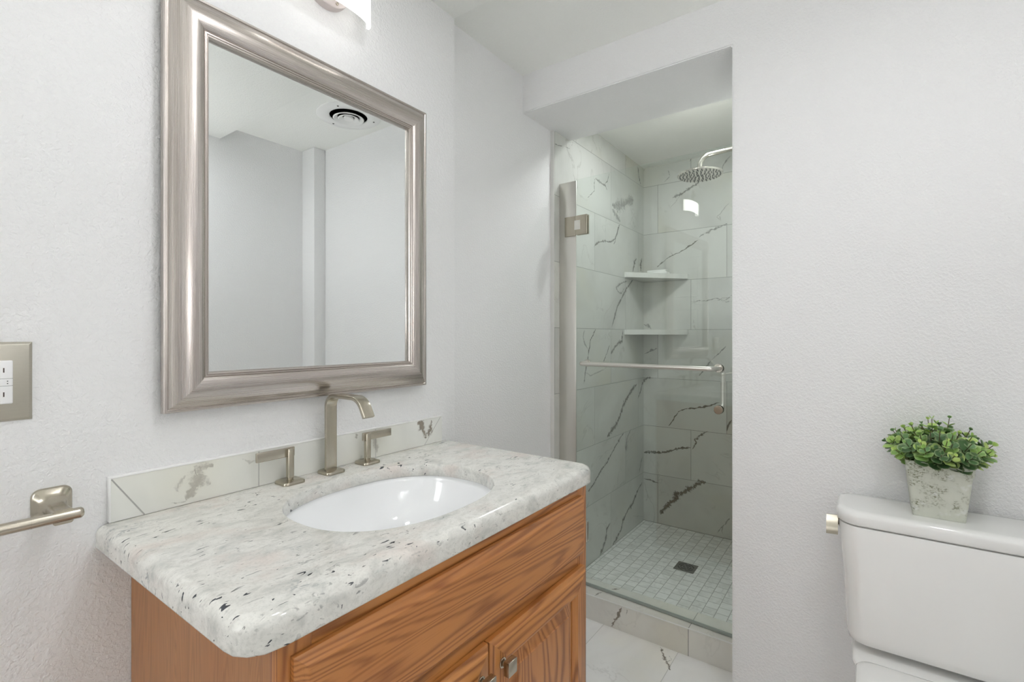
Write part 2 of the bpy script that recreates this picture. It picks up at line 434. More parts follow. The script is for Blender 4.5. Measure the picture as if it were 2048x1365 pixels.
VL = [(3.0,0.7,[(2.349,2.046),(2.332,2.033),(2.323,2.002),(2.329,1.974),(2.304,1.96),(2.254,1.92)]),(8.0,0.55,[(2.345,2.04),(2.381,2.037),(2.422,2.035),(2.463,2.034),(2.484,2.015)]),(3.6,0.75,[(2.453,2.043),(2.491,2.068),(2.498,2.091),(2.509,2.112)]),(38.0,0.5,[(2.55,1.945),(2.62,1.955),(2.70,1.985),(2.80,2.03),(2.86,2.05)]),(20.0,0.4,[(2.55,1.925),(2.61,1.9),(2.66,1.875)]),(5.8,0.6,[(2.653,1.858),(2.622,1.81),(2.602,1.774),(2.572,1.728)]),(6.6,0.7,[(2.644,1.855),(2.614,1.799),(2.583,1.76),(2.515,1.735),(2.44,1.729),(2.377,1.712),(2.325,1.682)]),(9.3,0.75,[(2.853,1.557),(2.762,1.501),(2.708,1.458),(2.665,1.417),(2.624,1.389),(2.583,1.321),(2.544,1.262)]),(6.0,0.5,[(2.762,1.54),(2.676,1.52),(2.603,1.488),(2.634,1.465),(2.686,1.461),(2.718,1.497)]),(13.9,0.85,[(2.848,1.602),(2.864,1.635),(2.881,1.673),(2.912,1.695)]),(12.8,0.85,[(2.985,1.621),(2.973,1.656),(2.998,1.706)]),(5.3,0.85,[(2.342,1.251),(2.308,1.213),(2.283,1.19),(2.266,1.138),(2.25,1.086),(2.226,1.027),(2.21,0.973)]),(6.4,0.4,[(2.218,1.242),(2.199,1.206),(2.226,1.168),(2.25,1.149)]),(13.3,0.6,[(2.697,1.247),(2.686,1.187),(2.593,1.155),(2.534,1.115)]),(7.0,0.65,[(2.515,1.164),(2.486,1.124),(2.436,1.07)]),(3.8,0.3,[(2.226,1.027),(2.283,1.009),(2.44,1.03),(2.515,1.058)]),(17.3,0.85,[(2.912,0.914),(2.853,0.892),(2.807,0.869),(2.729,0.825),(2.693,0.794),(2.665,0.755),(2.614,0.712),(2.554,0.688),(2.486,0.658)]),(11.3,0.85,[(3.018,0.924),(2.985,0.871),(2.938,0.825)]),(7.4,0.8,[(2.718,0.645),(2.655,0.621),(2.614,0.595),(2.544,0.558),(2.477,0.515),(2.404,0.491),(2.325,0.44),(2.258,0.415)]),(6.1,0.65,[(2.818,0.647),(2.762,0.603),(2.74,0.529)]),(4.8,0.6,[(3.01,0.449),(2.985,0.407),(2.948,0.351)]),(9.6,0.85,[(3.003,0.283),(2.924,0.247),(2.853,0.194),(2.762,0.167),(2.697,0.126),(2.676,0.089),(2.614,0.059),(2.554,0.038)]),(9.8,0.8,[(2.524,0.171),(2.477,0.153),(2.467,0.108),(2.44,0.07),(2.395,0.039)]),(3.9,0.6,[(2.242,0.333),(2.266,0.364)]),(3.3,0.2,[(3.075,0.057),(2.853,0.113)]),(7.1,0.95,[(2.929,2.269),(2.938,2.248),(2.942,2.225),(2.956,2.201),(2.979,2.172)]),(1.7,0.7,[(1.919,2.092),(1.946,2.094),(1.971,2.098),(1.991,2.102)]),(2.2,0.7,[(2.019,2.107),(2.054,2.109),(2.067,2.116)]),(1.8,0.7,[(2.093,2.157),(2.089,2.145),(2.084,2.133)])]

# ------------------------------------------------------------ materials
M = {}
M['wall'] = wall_paint('paint_wall', (235, 235, 235), 0.5)
M['ceil'] = wall_paint('paint_ceiling', (239, 240, 236), 0.35, 120)
M['profile'] = plain('tile_edge_profile', (216, 216, 212), 0.4)
M['white'] = plain('white_trim', (236, 236, 234), 0.35)
M['tile_back'] = tile_mat('marble_tile_back', (1, 2), 1.057, -1, (217, 218, 213))
M['tile_left'] = tile_mat('marble_tile_left', (0, 2), 2.535, 1, (211, 213, 208))
M['tile_curb'] = tile_mat('marble_tile_curb', (1, 0), 0.5421, 0, (230, 229, 223), z0=1.0, h=3.0, w=0.61, third=0.0, veins=0.1)
M['tile_floor'] = tile_mat('marble_tile_floor', (0, 1), 1.38, 1, (248, 248, 247), z0=-0.04, h=0.31, w=0.61, third=0.3, mod=2, grout=(200, 200, 196), rough=0.22)
M['tile_shelf'] = tile_mat('marble_tile_shelf', (1, 2), 9.0, 0, (232, 233, 228), z0=-5, h=20, w=30, third=0.0, veins=0.15)
M['splash'] = tile_mat('marble_tile_splash', (0, 2), 9.0, 0, (232, 233, 228), z0=-5, h=20, w=30, third=0.0, veins=0.0)
M['vein'] = vein_mat('marble_vein', (112, 112, 104), (140, 136, 126))
M['vein_brown'] = vein_mat('marble_vein_brown', (140, 128, 112), (168, 158, 146))
M['mosaic'] = mosaic_mat('marble_mosaic')
M['granite'] = granite_mat()
M['oak_x'] = oak_mat('oak_horizontal', 0, ring=26, cross=13.0, contrast=0.85)
M['oak_x2'] = oak_mat('oak_rail', 0, ring=16, seed=3.3, light=(196, 134, 72))
M['oak_z'] = oak_mat('oak_vertical', 2, ring=22, seed=1.9)
M['oak_panel'] = oak_mat('oak_panel', 2, ring=26, seed=6.1, light=(188, 128, 72), cross=7)
M['oak_side'] = oak_mat('oak_laminate', 2, light=(168, 113, 62), dark=(138, 88, 43), ring=46, seed=4.4, contrast=0.75, cross=16)
M['dark_in'] = plain('toe_kick_brown', (90, 55, 28), 0.6)  # dark brown for the toe kick
M['nickel'] = brushed('brushed_nickel', (186, 179, 164), 0.25, (500, 500, 20), 0.05)
M['nickel_x'] = brushed('brushed_nickel_bar', (188, 181, 167), 0.25, (20, 500, 500), 0.05)
M['steel'] = brushed('brushed_steel', (224, 221, 215), 0.33, (420, 420, 5), 0.08)
M['steel_plate'] = brushed('outlet_plate_steel', (190, 186, 174), 0.42, (60, 60, 500), 0.06)
M['chrome'] = brushed('polished_nickel', (214, 210, 202), 0.12, (90, 90, 90), 0.04)
M['porcelain'] = plain('porcelain', (238, 238, 236), 0.1, coat=0.6)
M['basin'] = plain('white_basin', (244, 245, 246), 0.06, coat=0.7)
M['black'] = plain('black_metal', (18, 18, 18), 0.5)
M['slot'] = plain('slot_dark', (70, 52, 46), 0.6)
M['plastic'] = plain('white_plastic', (240, 240, 240), 0.3)
M['rubber'] = plain('grey_rubber', (74, 78, 76), 0.6)
M['glass'] = glass_mat()
M['can'] = emit_mat('ceiling_light_lens', (250, 251, 255), CAN_POWER)
M['can_fill_back'] = emit_mat('fill_light_lens_back', (250, 251, 255), CAN_POWER * 1.2)
M['can_fill_shower'] = emit_mat('fill_light_lens_shower', (248, 251, 252), CAN_POWER * 2.1)
M['fill_uplight'] = emit_mat('fill_uplight_lens', (252, 252, 252), FILL_UPLIGHT_POWER)
M['shade_in'] = emit_mat('frosted_shade_inside', (255, 253, 250), SHADE_POWER * 0.12)
M['shade'] = emit_mat('frosted_shade', (255, 253, 250), SHADE_POWER)

m, nt, b = new_mat('mirror_silver'); g = N(nt)
b.inputs['Metallic'].default_value = 1.0; b.inputs['Base Color'].default_value = (0.86, 0.885, 0.882, 1)
g.put(b.inputs['Roughness'], g.math('MULTIPLY', g.noise(g.coords(), 8, 2), 0.02))
M['mirror'] = m

def frame_mat():
    m, nt, b = new_mat('champagne_frame'); g = N(nt)
    uv = g.node('ShaderNodeUVMap', uv_map='uv').outputs[0]
    st = g.noise(g.mapping(uv, (3, 900, 1)), 1.0, 4, 0.6)
    st2 = g.noise(g.mapping(uv, (2, 120, 1)), 1.0, 3, 0.6)
    f = g.math('ADD', g.math('MULTIPLY', st, 0.55), g.math('MULTIPLY', st2, 0.45))
    col = g.ramp(f, [(0.32, lin((172, 163, 156))), (0.5, lin((194, 186, 180))), (0.68, lin((214, 208, 203)))])
    g.put(b.inputs['Base Color'], col)
    b.inputs['Metallic'].default_value = 0.95
    g.put(b.inputs['Roughness'], g.math('ADD', 0.23, g.math('MULTIPLY', st, 0.08)))
    g.put(b.inputs['Normal'], g.bump(st, 0.025, 0.0003))
    return m
M['frame'] = frame_mat()

def pot_mat():
    m, nt, b = new_mat('mossy_cement'); g = N(nt); v = g.coords()
    base = g.mix(g.noise(v, 30, 3), lin((214, 216, 204)), lin((190, 194, 182)))
    moss = g.math('MULTIPLY', g.step(g.noise(v, 30, 3, 0.6), 0.44, 0.62), g.step(g.noise(g.mapping(v, (1, 1, 1.8)), 170, 4, 0.7), 0.46, 0.62))
    col = g.mix(g.math('MULTIPLY', moss, 0.9), base, lin((112, 114, 84)))
    wh = g.step(g.noise(g.vadd(v, (3, 3, 3)), 40, 3), 0.58, 0.7)
    col = g.mix(g.math('MULTIPLY', wh, 0.5), col, lin((226, 228, 226)))
    g.put(b.inputs['Base Color'], col); b.inputs['Roughness'].default_value = 0.75
    g.put(b.inputs['Normal'], g.bump(g.noise(v, 140, 4, 0.7), 0.35, 0.001))
    return m
M['pot'] = pot_mat()

def leaf_mat():
    m, nt, b = new_mat('leaf'); g = N(nt)
    a = g.node('ShaderNodeVertexColor', layer_name='tone').outputs[0]
    s = g.sep(a)
    col = g.ramp(s[0], [(0.0, lin((66, 100, 58))), (0.3, lin((108, 146, 96))), (0.6, lin((150, 188, 92))), (1.0, lin((192, 216, 124)))])
    col = g.mix(g.math('MULTIPLY', s[1], 0.45), col, lin((206, 218, 172)))
    g.put(b.inputs['Base Color'], col)
    b.inputs['Roughness'].default_value = 0.5
    b.inputs['Subsurface Weight'].default_value = 0.0
    return m
M['leaf'] = leaf_mat()
M['stem'] = plain('plant_stem', (92, 82, 58), 0.7)
M['soil'] = plain('dark_moss', (44, 50, 34), 0.9)
M['cloth'] = plain('white_cloth', (238, 239, 236), 0.9)

rng = random.Random(7)
# ------------------------------------------------------------ structure
TH = 0.12
o = struct(box('floor', (XB - TH, 1.8905, YO - TH, YR + TH, -0.06, 0.0), M['tile_floor'])); bmv = bmesh.new(); bmv.from_mesh(o.data)
for pts, w, s in [([(1.8818, .645), (1.8529, .6293), (1.8298, .6134), (1.8046, .5959), (1.7868, .5811), (1.7719, .5741)], 7, .7), ([(1.80, .60), (1.83, .585), (1.85, .60)], 4, .4)]:
    add_vein(bmv, pts, w, s, lambda p: (p.x, p.y, 0.0004), 1, rng)
bmv.to_mesh(o.data); bmv.free(); o.data.materials.append(M['vein_brown'])

struct(box('wall_left', (XB - TH, XE, YW, YW + 0.3, 0.0, 2.4), M['wall'], bevel=0.004, seg=2))
struct(box('wall_left', (XE - 0.01, 1.9185, YR, YR + 0.2, 0.0, 2.4), M['wall']))
# wall behind the toilet with the header over the shower opening: one plastered piece
bm = bmesh.new()
L_ = [(YO - TH, 0.0), (YJ, 0.0), (YJ, ZHDR), (YR + 0.02, ZHDR), (YR + 0.02, 2.42), (YO - TH, 2.42)]
a_ = [bm.verts.new((XH, y, z)) for y, z in L_]; b_ = [bm.verts.new((XH2, y, z)) for y, z in L_]
bm.faces.new(a_); bm.faces.new(b_[::-1])
for i in range(len(L_)):
    j = (i + 1) % len(L_); bm.faces.new((a_[i], b_[i], b_[j], a_[j]))
bmesh.ops.recalc_face_normals(bm, faces=bm.faces)
ed = [e for e in bm.edges if all(abs(v.co.x - XH) < 1e-6 for v in e.verts) and (all(abs(v.co.y - YJ) < 1e-6 for v in e.verts) or all(abs(v.co.z - ZHDR) < 1e-6 for v in e.verts))]
ed += [e for e in bm.edges if abs(e.verts[0].co.x - e.verts[1].co.x) > 0.1 and all(abs(v.co.y - YJ) < 1e-6 and abs(v.co.z - ZHDR) < 1e-6 for v in e.verts)]
bmesh.ops.bevel(bm, geom=ed, offset=0.004, segments=2, affect='EDGES')
struct(link('wall_back', bm, M['wall'], smooth=40))
struct(box('wall_right', (XB - TH, XH, YO - TH, YO, 0.0, 2.4), M['wall']))
struct(box('wall_front', (XB - TH, XB, YO, YW, 0.0, 2.4), M['wall']))
struct(box('wall_chase', (1.620, XH, YO, -0.490, 0.0, ZCEIL), M['wall'], bevel=0.003))
struct(box('ceiling', (XE, XH, YO, YR, ZCEIL, 2.42), M['ceil']))
struct(box('ceiling', (XB - TH, XE, YO - TH, YW + 0.1, ZSOF, 2.42), M['ceil'], bevel=0.003))
struct(box('ceiling', (XH2, XS + TH, YJ - TH, YR + 0.1, ZSC, 2.42), M['ceil']))
# shower shell
bm = bmesh.new(); add_box(bm, XS, XS + TH, YJ - TH, YT, -0.02, ZSC + 0.02)
for w, s, pts in VB: add_vein(bm, pts, w, s, lambda p: (XS - 0.0004, p.x, p.y), 1, rng)
struct(link('wall_shower_back', bm, [M['tile_back'], M['vein']], recalc=False))
bm = bmesh.new(); add_box(bm, 1.9185, XS + TH, YT, YT + 0.2, -0.02, 2.4)
for w, s, pts in VL: add_vein(bm, [(min(p[0], XS), p[1]) for p in pts], w, s, lambda p: (p.x, YT - 0.0004, p.y), 1, rng)
struct(link('wall_shower_left', bm, [M['tile_left'], M['vein']], recalc=False))
struct(box('wall_shower_right', (XH2, XS + TH, YJ - TH, YJ, -0.02, 2.4), M['tile_left']))
struct(box('trim_1', (1.9165, 1.9190, YT - 0.0012, YR, 0.0, ZHDR), M['profile']))      # white edge profile of the tile
struct(box('floor_shower', (2.0225, XS, YJ, YT, -0.03, 0.032), M['mosaic']))
bm = bmesh.new(); add_box(bm, 1.8905, 2.0225, YJ - 0.02, YT, -0.02, 0.1049, bevel=0.0015)
for pts, w, s in [([(0.8079, 0.1018), (0.8187, 0.0745), (0.8332, 0.0459), (0.8442, 0.0251), (0.8534, 0.0048)], 9, .85), ([(0.7848, 0.0958), (0.7901, 0.0705)], 5, .5)]:
    add_vein(bm, pts, w, s, lambda p: (1.8901, p.x, p.y), 1, rng)
for pts, w, s in [([(1.8925, 0.9326), (1.9228, 0.933), (1.9435, 0.9216)], 4, .6), ([(1.9857, 0.8985), (1.9962, 0.8839), (2.0154, 0.8692)], 6, .8)]:
    add_vein(bm, pts, w, s, lambda p: (p.x, p.y, 0.1053), 1, rng)
add_box(bm, 1.8885, 1.8915, YJ - 0.01, YT, 0.1035, 0.1062, mi=2)
struct(link('trim_2', bm, [M['tile_curb'], M['vein_brown'], M['white']], recalc=False))
struct(box('baseboard_right', (XB, XH, YO, YO + 0.012, 0.0, 0.09), M['white'], bevel=0.003))
struct(box('baseboard_back', (XH - 0.012, XH, YO + 0.012, YJ - 0.01, 0.0, 0.09), M['white'], bevel=0.003))
struct(box('baseboard_left', (XB, 0.30, YW - 0.012, YW, 0.0, 0.09), M['white'], bevel=0.003))
# white panel door in the wall behind the camera
d = struct(box('door_1', (XB, XB + 0.035, -0.32, 0.44, 0.01, 2.03), M['white'], bevel=0.002))
for y0, y1 in ((-0.25, 0.02), (0.10, 0.37)):
    for z0, z1 in ((0.15, 0.75), (0.9, 1.5), (1.62, 1.93)):
        bm = bmesh.new()
        add_loft(bm, [[(XB + 0.033, a, c) for a, c in ((y0, z0), (y1, z0), (y1, z1), (y0, z1))],
                      [(XB + 0.044, a, c) for a, c in ((y0 + .006, z0 + .006), (y1 - .006, z0 + .006), (y1 - .006, z1 - .006), (y0 + .006, z1 - .006))],
                      [(XB + 0.037, a, c) for a, c in ((y0 + .02, z0 + .02), (y1 - .02, z0 + .02), (y1 - .02, z1 - .02), (y0 + .02, z1 - .02))],
                      [(XB + 0.043, a, c) for a, c in ((y0 + .05, z0 + .05), (y1 - .05, z0 + .05), (y1 - .05, z1 - .05), (y0 + .05, z1 - .05))]])
        link('door_panel', bm, M['white'], d, 30)
bm = bmesh.new(); add_lathe(bm, (XB + 0.035, -0.27, 1.0), [(0.026, 0), (0.026, 0.006), (0.010, 0.012), (0.010, 0.035), (0.026, 0.045), (0.029, 0.058), (0.020, 0.07), (0.0, 0.072)], 'x')
link('door_handle', bm, M['nickel'], d, 40)
bm = bmesh.new()
for y0, y1, z0, z1 in ((-0.40, -0.325, 0, 2.11), (0.445, 0.52, 0, 2.11), (-0.325, 0.445, 2.035, 2.11)): add_box(bm, XB, XB + 0.018, y0, y1, z0, z1, bevel=0.004)
struct(link('trim_3', bm, M['white'], smooth=40))

# unseen glowing window, added as fill light behind the camera, beside the panel door
wy0, wy1, wz0, wz1 = 0.58, 1.00, 0.95, 2.05
w_ = struct(box('fill_window_1', (XB + 0.001, XB + 0.006, wy0, wy1, wz0, wz1), emit_mat('fill_window_pane', (250, 252, 255), FILL_WINDOW_POWER)))
bm = bmesh.new()
for a0, a1, c0, c1 in ((wy0 - .05, wy0, wz0 - .05, wz1 + .05), (wy1, wy1 + .05, wz0 - .05, wz1 + .05), (wy0, wy1, wz1, wz1 + .05), (wy0, wy1, wz0 - .05, wz0)):
    add_box(bm, XB, XB + 0.02, a0, a1, c0, c1, bevel=0.003)
link('fill_window_frame', bm, M['white'], w_, 40)

# ------------------------------------------------------------ ceiling lights and extractor
def can_light(x, y, z, label, mat='can'):
    t = thing('ceiling_light', label, 'ceiling light', (x, y, z), 'round ceiling lights')
    bm = bmesh.new(); add_lathe(bm, (x, y, z), [(0.088, 0), (0.088, -0.004), (0.080, -0.009), (0.066, -0.010), (0.064, -0.004)], n=48, cap1=False)
    link('trim_ring', bm, M['white'], t, 40)
    bm = bmesh.new(); add_lathe(bm, (x, y, z), [(0.065, -0.002), (0.064, -0.0065), (0.0, -0.008)], n=48)
    link('lens', bm, M[mat], t, 40)
    adopt(t); return t
can_light(0.59, 0.43, ZSOF, 'round white ceiling light over the vanity')
can_light(0.72, -0.25, ZSOF, 'added round white fill light on the ceiling near the wall opposite the mirror', 'can_fill_back')  # unseen, added to even out the room light
can_light(2.235, 0.64, ZSC, 'added round white fill light on the ceiling inside the shower', 'can_fill_shower')  # hidden by the header, added to brighten the shower

# unseen bowl lamp, added on the opposite wall to bounce fill off the ceiling
ux, uz = 0.15, 1.15
t = thing('fill_uplight_bowl', 'added white half-bowl fill light shining up at the ceiling, on the wall opposite the mirror', 'wall light', (ux, YO, uz))
bm = bmesh.new(); rows = []
for r, z in ((.02, 0.0), (.06, .012), (.10, .04), (.125, .075), (.135, .115), (.130, .115), (.118, .095)):
    rows.append([(ux + r * math.cos(PI * k / 24), YO + 0.001 + r * math.sin(PI * k / 24), uz + z) for k in range(25)])
add_loft(bm, rows); link('bowl', bm, M['white'], t, 40)
bm = bmesh.new(); bm.faces.new([bm.verts.new((ux + .115 * math.cos(PI * k / 24), YO + 0.004 + .113 * math.sin(PI * k / 24), uz + .0965)) for k in range(25)])
r_ = bmesh.ops.extrude_face_region(bm, geom=bm.faces[:]); bmesh.ops.translate(bm, vec=(0, 0, .004), verts=[v for v in r_['geom'] if isinstance(v, bmesh.types.BMVert)])
link('lens', bm, M['fill_uplight'], t)
adopt(t)

vx, vy = 1.4922, 2 * 1.045 - 2.0789
t = thing('ceiling_vent', 'round white extractor vent with concentric rings on the ceiling, seen in the mirror', 'vent', (vx, vy, ZCEIL))
bm = bmesh.new(); add_lathe(bm, (vx, vy, ZCEIL), [(0.150, 0), (0.150, -0.004), (0.146, -0.007), (0.098, -0.009), (0.090, -0.005), (0.090, 0.0)], n=64, cap1=False)
link('faceplate', bm, M['white'], t, 35)
bm = bmesh.new(); add_lathe(bm, (vx, vy, ZCEIL), [(0.090, -0.001), (0.0, -0.001)], n=48)
link('dark_opening', bm, M['black'], t)
for r0 in (0.070, 0.046):
    bm = bmesh.new(); add_lathe(bm, (vx, vy, ZCEIL), [(r0 - 0.016, -0.004), (r0 + 0.004, -0.016), (r0, -0.019), (r0 - 0.018, -0.008)], n=48, cap0=False, cap1=False)
    link('vent_ring', bm, M['white'], t, 60)
bm = bmesh.new(); add_lathe(bm, (vx, vy, ZCEIL), [(0.024, -0.010), (0.022, -0.018), (0.0, -0.020)], n=32)
link('center_cap', bm, M['white'], t, 40)
for k in range(3):
    a = 2 * PI * k / 3 + 0.5
    bm = bmesh.new(); add_lathe(bm, (vx + 0.122 * math.cos(a), vy + 0.122 * math.sin(a), ZCEIL), [(0.005, -0.007), (0.004, -0.010), (0, -0.0105)], n=12)
    link('screw', bm, M['rubber'], t)
adopt(t)

# ------------------------------------------------------------ mirror
MX0, MX1, MZ0, MZ1 = 0.3530, 1.0158, 1.0694, 1.8675
PROF = [(.010, -.003), (0, -.003), (0, .010), (.0015, .0125), (.0055, .0130), (.0068, .0118), (.0080, .0125), (.012, .0165), (.018, .0215), (.026, .0260), (.035, .0288), (.044, .0296), (.052, .0285),
        (.058, .0262), (.0615, .0236), (.0622, .0218), (.0632, .0228), (.0655, .0228), (.0664, .0205), (.0672, .0212), (.0692, .0210), (.0705, .0190), (.0715, .0165), (.0715, .0105)]
PROF = [(w * 1.035, h + 0.0150) for w, h in PROF]
t = thing('framed_mirror', 'rectangular wall mirror in a wide brushed champagne silver frame', 'mirror', ((MX0 + MX1) / 2, YW, MZ0))
bm = bmesh.new(); uvl = bm.loops.layers.uv.new('uv')
crn = [(MX0, MZ0, 1, 1), (MX1, MZ0, -1, 1), (MX1, MZ1, -1, -1), (MX0, MZ1, 1, -1)]
for k in range(4):
    c0, c1 = crn[k], crn[(k + 1) % 4]
    row0 = [bm.verts.new((c0[0] + c0[2] * w, YW - h, c0[1] + c0[3] * w)) for w, h in PROF]
    row1 = [bm.verts.new((c1[0] + c1[2] * w, YW - h, c1[1] + c1[3] * w)) for w, h in PROF]
    ln = math.hypot(c1[0] - c0[0], c1[1] - c0[1]); acc = 0
    for i in range(len(PROF) - 1):
        dl = math.hypot(PROF[i + 1][0] - PROF[i][0], PROF[i + 1][1] - PROF[i][1])
        f = bm.faces.new((row0[i], row1[i], row1[i + 1], row0[i + 1]))
        for lp, uvc in zip(f.loops, ((PROF[i][0], acc), (ln - PROF[i][0], acc), (ln - PROF[i + 1][0], acc + dl), (PROF[i + 1][0], acc + dl))):
            lp[uvl].uv = (uvc[0] + k * 1.3, uvc[1] + k * 0.21)
        acc += dl
link('frame', bm, M['frame'], t, 28)
bm = bmesh.new(); q = 0.0728
def rl(i, y): return [(MX0 + q + i, y, MZ0 + q + i), (MX1 - q - i, y, MZ0 + q + i), (MX1 - q - i, y, MZ1 - q - i), (MX0 + q + i, y, MZ1 - q - i)]
add_loft(bm, [rl(-.001, YW - 0.019), rl(-.001, YW - 0.0252)])
link('mirror_glass', bm, M['mirror'], t)
box('backing', (MX0 + .03, MX1 - .03, YW - .0185, YW - .0005, MZ0 + .03, MZ1 - .03), M['slot'], t)
adopt(t)

# ------------------------------------------------------------ wall sconce above the mirror
SX, SZ = 0.700, 2.079
t = thing('wall_sconce', 'wall light with round nickel backplate and glowing curved white shade above the mirror', 'wall light', (SX, YW, SZ))
bm = bmesh.new(); add_lathe(bm, (SX, YW, SZ), [(0.066, 0), (0.066, -0.004), (0.064, -0.018), (0.060, -0.021), (0.040, -0.022), (0.036, -0.030), (0.0, -0.031)], 'y', 56)
link('backplate', bm, plain('satin_pink_nickel', (205, 196, 194), 0.4, metal=0.6), t, 40)
bm = bmesh.new(); add_tube(bm, fillet([(SX, YW - 0.025, SZ), (SX, YW - 0.06, SZ), (SX, YW - 0.06, SZ + 0.05)], 0.02), 0.008)
add_lathe(bm, (SX, YW - 0.06, SZ + 0.02), [(0.014, 0), (0.016, 0.012), (0.007, 0.026), (0.0065, 0.034), (0.009, 0.040), (0.0, 0.044)], 'z', 24)
link('arm', bm, M['nickel'], t, 40)
bm = bmesh.new(); OL, IL = [], []
ns = 40; R0 = 0.101
rows = []
for i in range(ns + 1):
    a = PI * i / ns; ca_, sa_ = math.cos(a), math.sin(a) ** 0.8 if 0 < i < ns else 0.0
    xo, yo = SX + R0 * ca_, YW - 0.038 - 0.036 * sa_
    xi, yi = SX + (R0 - 0.007) * ca_, YW - 0.038 - 0.0295 * sa_
    rows.append([(xo, yo, 1.999), (xo, yo, 2.066), (xi, yi, 2.066), (xi, yi, 1.999)])
add_loft(bm, rows)
for f in bm.faces:
    c_ = f.calc_center_median()
    f.material_index = 0
bm.normal_update()
bmesh.ops.recalc_face_normals(bm, faces=bm.faces)
for f in bm.faces:
    if f.normal.y > 0.15: f.material_index = 1
link('lamp_shade', bm, [M['shade'], M['shade_in']], t, 50)
bm = bmesh.new(); add_lathe(bm, (SX + 0.02, YW, SZ - 0.052), [(0.004, -0.02), (0.0035, -0.0235), (0, -0.024)], 'y', 12)
link('screw', bm, M['nickel'], t)
adopt(t)

# ------------------------------------------------------------ outlet plate
t = thing('outlet_plate', 'brushed steel double wall plate with white socket and switch, left of the mirror', 'electrical outlet', (0.1246, YW, 1.143))
bm = bmesh.new()
def yr(x0, x1, z0, z1, y): return [(x0, y, z0), (x1, y, z0), (x1, y, z1), (x0, y, z1)]
add_loft(bm, [yr(.0666, .1826, 1.0821, 1.2041, YW), yr(.0666, .1826, 1.0821, 1.2041, YW - .0015), yr(.0700, .1792, 1.0855, 1.2007, YW - .0055), yr(.0712, .1780, 1.0867, 1.1995, YW - .006)])
link('cover_plate', bm, M['steel_plate'], t, 30)
r_ = box('socket', (.1272, .1602, YW - .0082, YW - .004, 1.1092, 1.1758), M['plastic'], t, 0.0018, 3)
for zc in (1.1610, 1.1240):
    bm = bmesh.new()
    add_box(bm, .1494, .1508, YW - .0086, YW - .008, zc - .0035, zc + .0035)
    add_box(bm, .1366, .1380, YW - .0086, YW - .008, zc - .0042, zc + .0042)
    add_lathe(bm, (.1437, YW - .008, zc - .010), [(.0024, 0), (.0024, -.0006)], 'y', 12)
    link('socket_slots', bm, M['slot'], r_)
bm = bmesh.new()
for zc in (1.1440, 1.1405): add_box(bm, .1535, .1548, YW - .0086, YW - .008, zc - .0006, zc + .0008)
add_box(bm, .1275, .1600, YW - .0084, YW - .008, 1.1478, 1.1482); add_box(bm, .1275, .1600, YW - .0084, YW - .008, 1.1368, 1.1372)
link('test_buttons', bm, M['rubber'], r_)
box('rocker_switch', (.0812, .1142, YW - .0095, YW - .004, 1.1092, 1.1758), M['plastic'], t, 0.0018, 3)
for x in (.1437, .0977):
    for z in (1.0915, 1.1945):
        bm = bmesh.new(); add_lathe(bm, (x, YW - .006, z), [(.0032, 0), (.003, -.0012), (0, -.0014)], 'y', 14); link('screw', bm, M['steel_plate'], t)
adopt(t)

# ------------------------------------------------------------ towel bar on the wall
BY, BZ = 1.003, 0.9352
t = thing('towel_bar', 'brushed nickel towel bar on the wall left of the vanity', 'towel bar', (0.0, YW, 0.94))
bm = bmesh.new(); add_tube(bm, [(0.226 - 0.0015, BY, BZ), (0.224, BY, BZ), (-0.27, BY, BZ), (-0.2715, BY, BZ)], 0.0085, 20)
add_lathe(bm, (0.2245, BY, BZ), [(0.0085, 0), (0.0083, 0.003), (0.006, 0.0055), (0, 0.006)], 'x', 20)
add_lathe(bm, (0.170, BY, BZ), [(0.0088, -0.0006), (0.0088, 0.0006)], 'x', 20)
link('bar', bm, M['nickel_x'], t, 40)
for cx in (0.2055, -0.245):
    bm = bmesh.new(); L2 = []
    for w_, h_, y_, r_c, zc in ((.050, .050, YW, .012, .943), (.050, .050, YW - .003, .012, .943), (.046, .046, YW - .006, .013, .943), (.036, .036, YW - .010, .012, .942), (.028, .024, YW - .018, .009, .941),
                                (.024, .020, YW - .032, .007, .938), (.024, .022, YW - .048, .006, .9365), (.024, .023, YW - .058, .005, .9355), (.024, .023, BY - 0.004, .004, BZ)):
        L2.append([(x, y_, zz) for x, zz, _ in rrect(cx, zc, w_, h_, r_c)])
    add_loft(bm, L2); link('bracket', bm, M['nickel'], t, 50)
adopt(t)

# ------------------------------------------------------------ vanity cabinet
CX0, CX1, CYF, CZT = 0.311, 1.112, 0.5719, 0.845
t = thing('vanity_cabinet', 'honey oak vanity cabinet with a long false drawer front and two doors', 'cabinet', ((CX0 + CX1) / 2, 0.82, 0))
box('side_panel', (CX0 + .0006, CX0 + 0.016, CYF + 0.018, YW - 0.001, 0.0, CZT), M['oak_side'], t)
box('side_panel', (CX1 - 0.016, CX1 - .0006, CYF + 0.018, YW - 0.001, 0.0, CZT), M['oak_side'], t)
box('back_panel', (CX0 + 0.016, CX1 - 0.016, YW - 0.010, YW - 0.002, 0.08, CZT), M['oak_side'], t)
box('bottom_panel', (CX0 + 0.016, CX1 - 0.016, CYF + 0.018, YW - 0.010, 0.085, 0.10), M['oak_side'], t)
for xa, xb in ((CX0, CX0 + 0.045), (CX1 - 0.045, CX1)): box('face_frame_stile', (xa, xb, CYF, CYF + 0.019, 0.09, CZT), M['oak_z'], t, 0.001)
for z0, z1 in ((0.80, CZT), (0.635, 0.70), (0.09, 0.14)): box('face_frame_rail', (CX0 + 0.045, CX1 - 0.045, CYF + .0004, CYF + 0.019, z0, z1), M['oak_x2'], t)
box('toe_kick', (CX0 + 0.02, CX1 - 0.02, CYF + 0.07, CYF + 0.085, 0.0, 0.09), M['dark_in'], t)
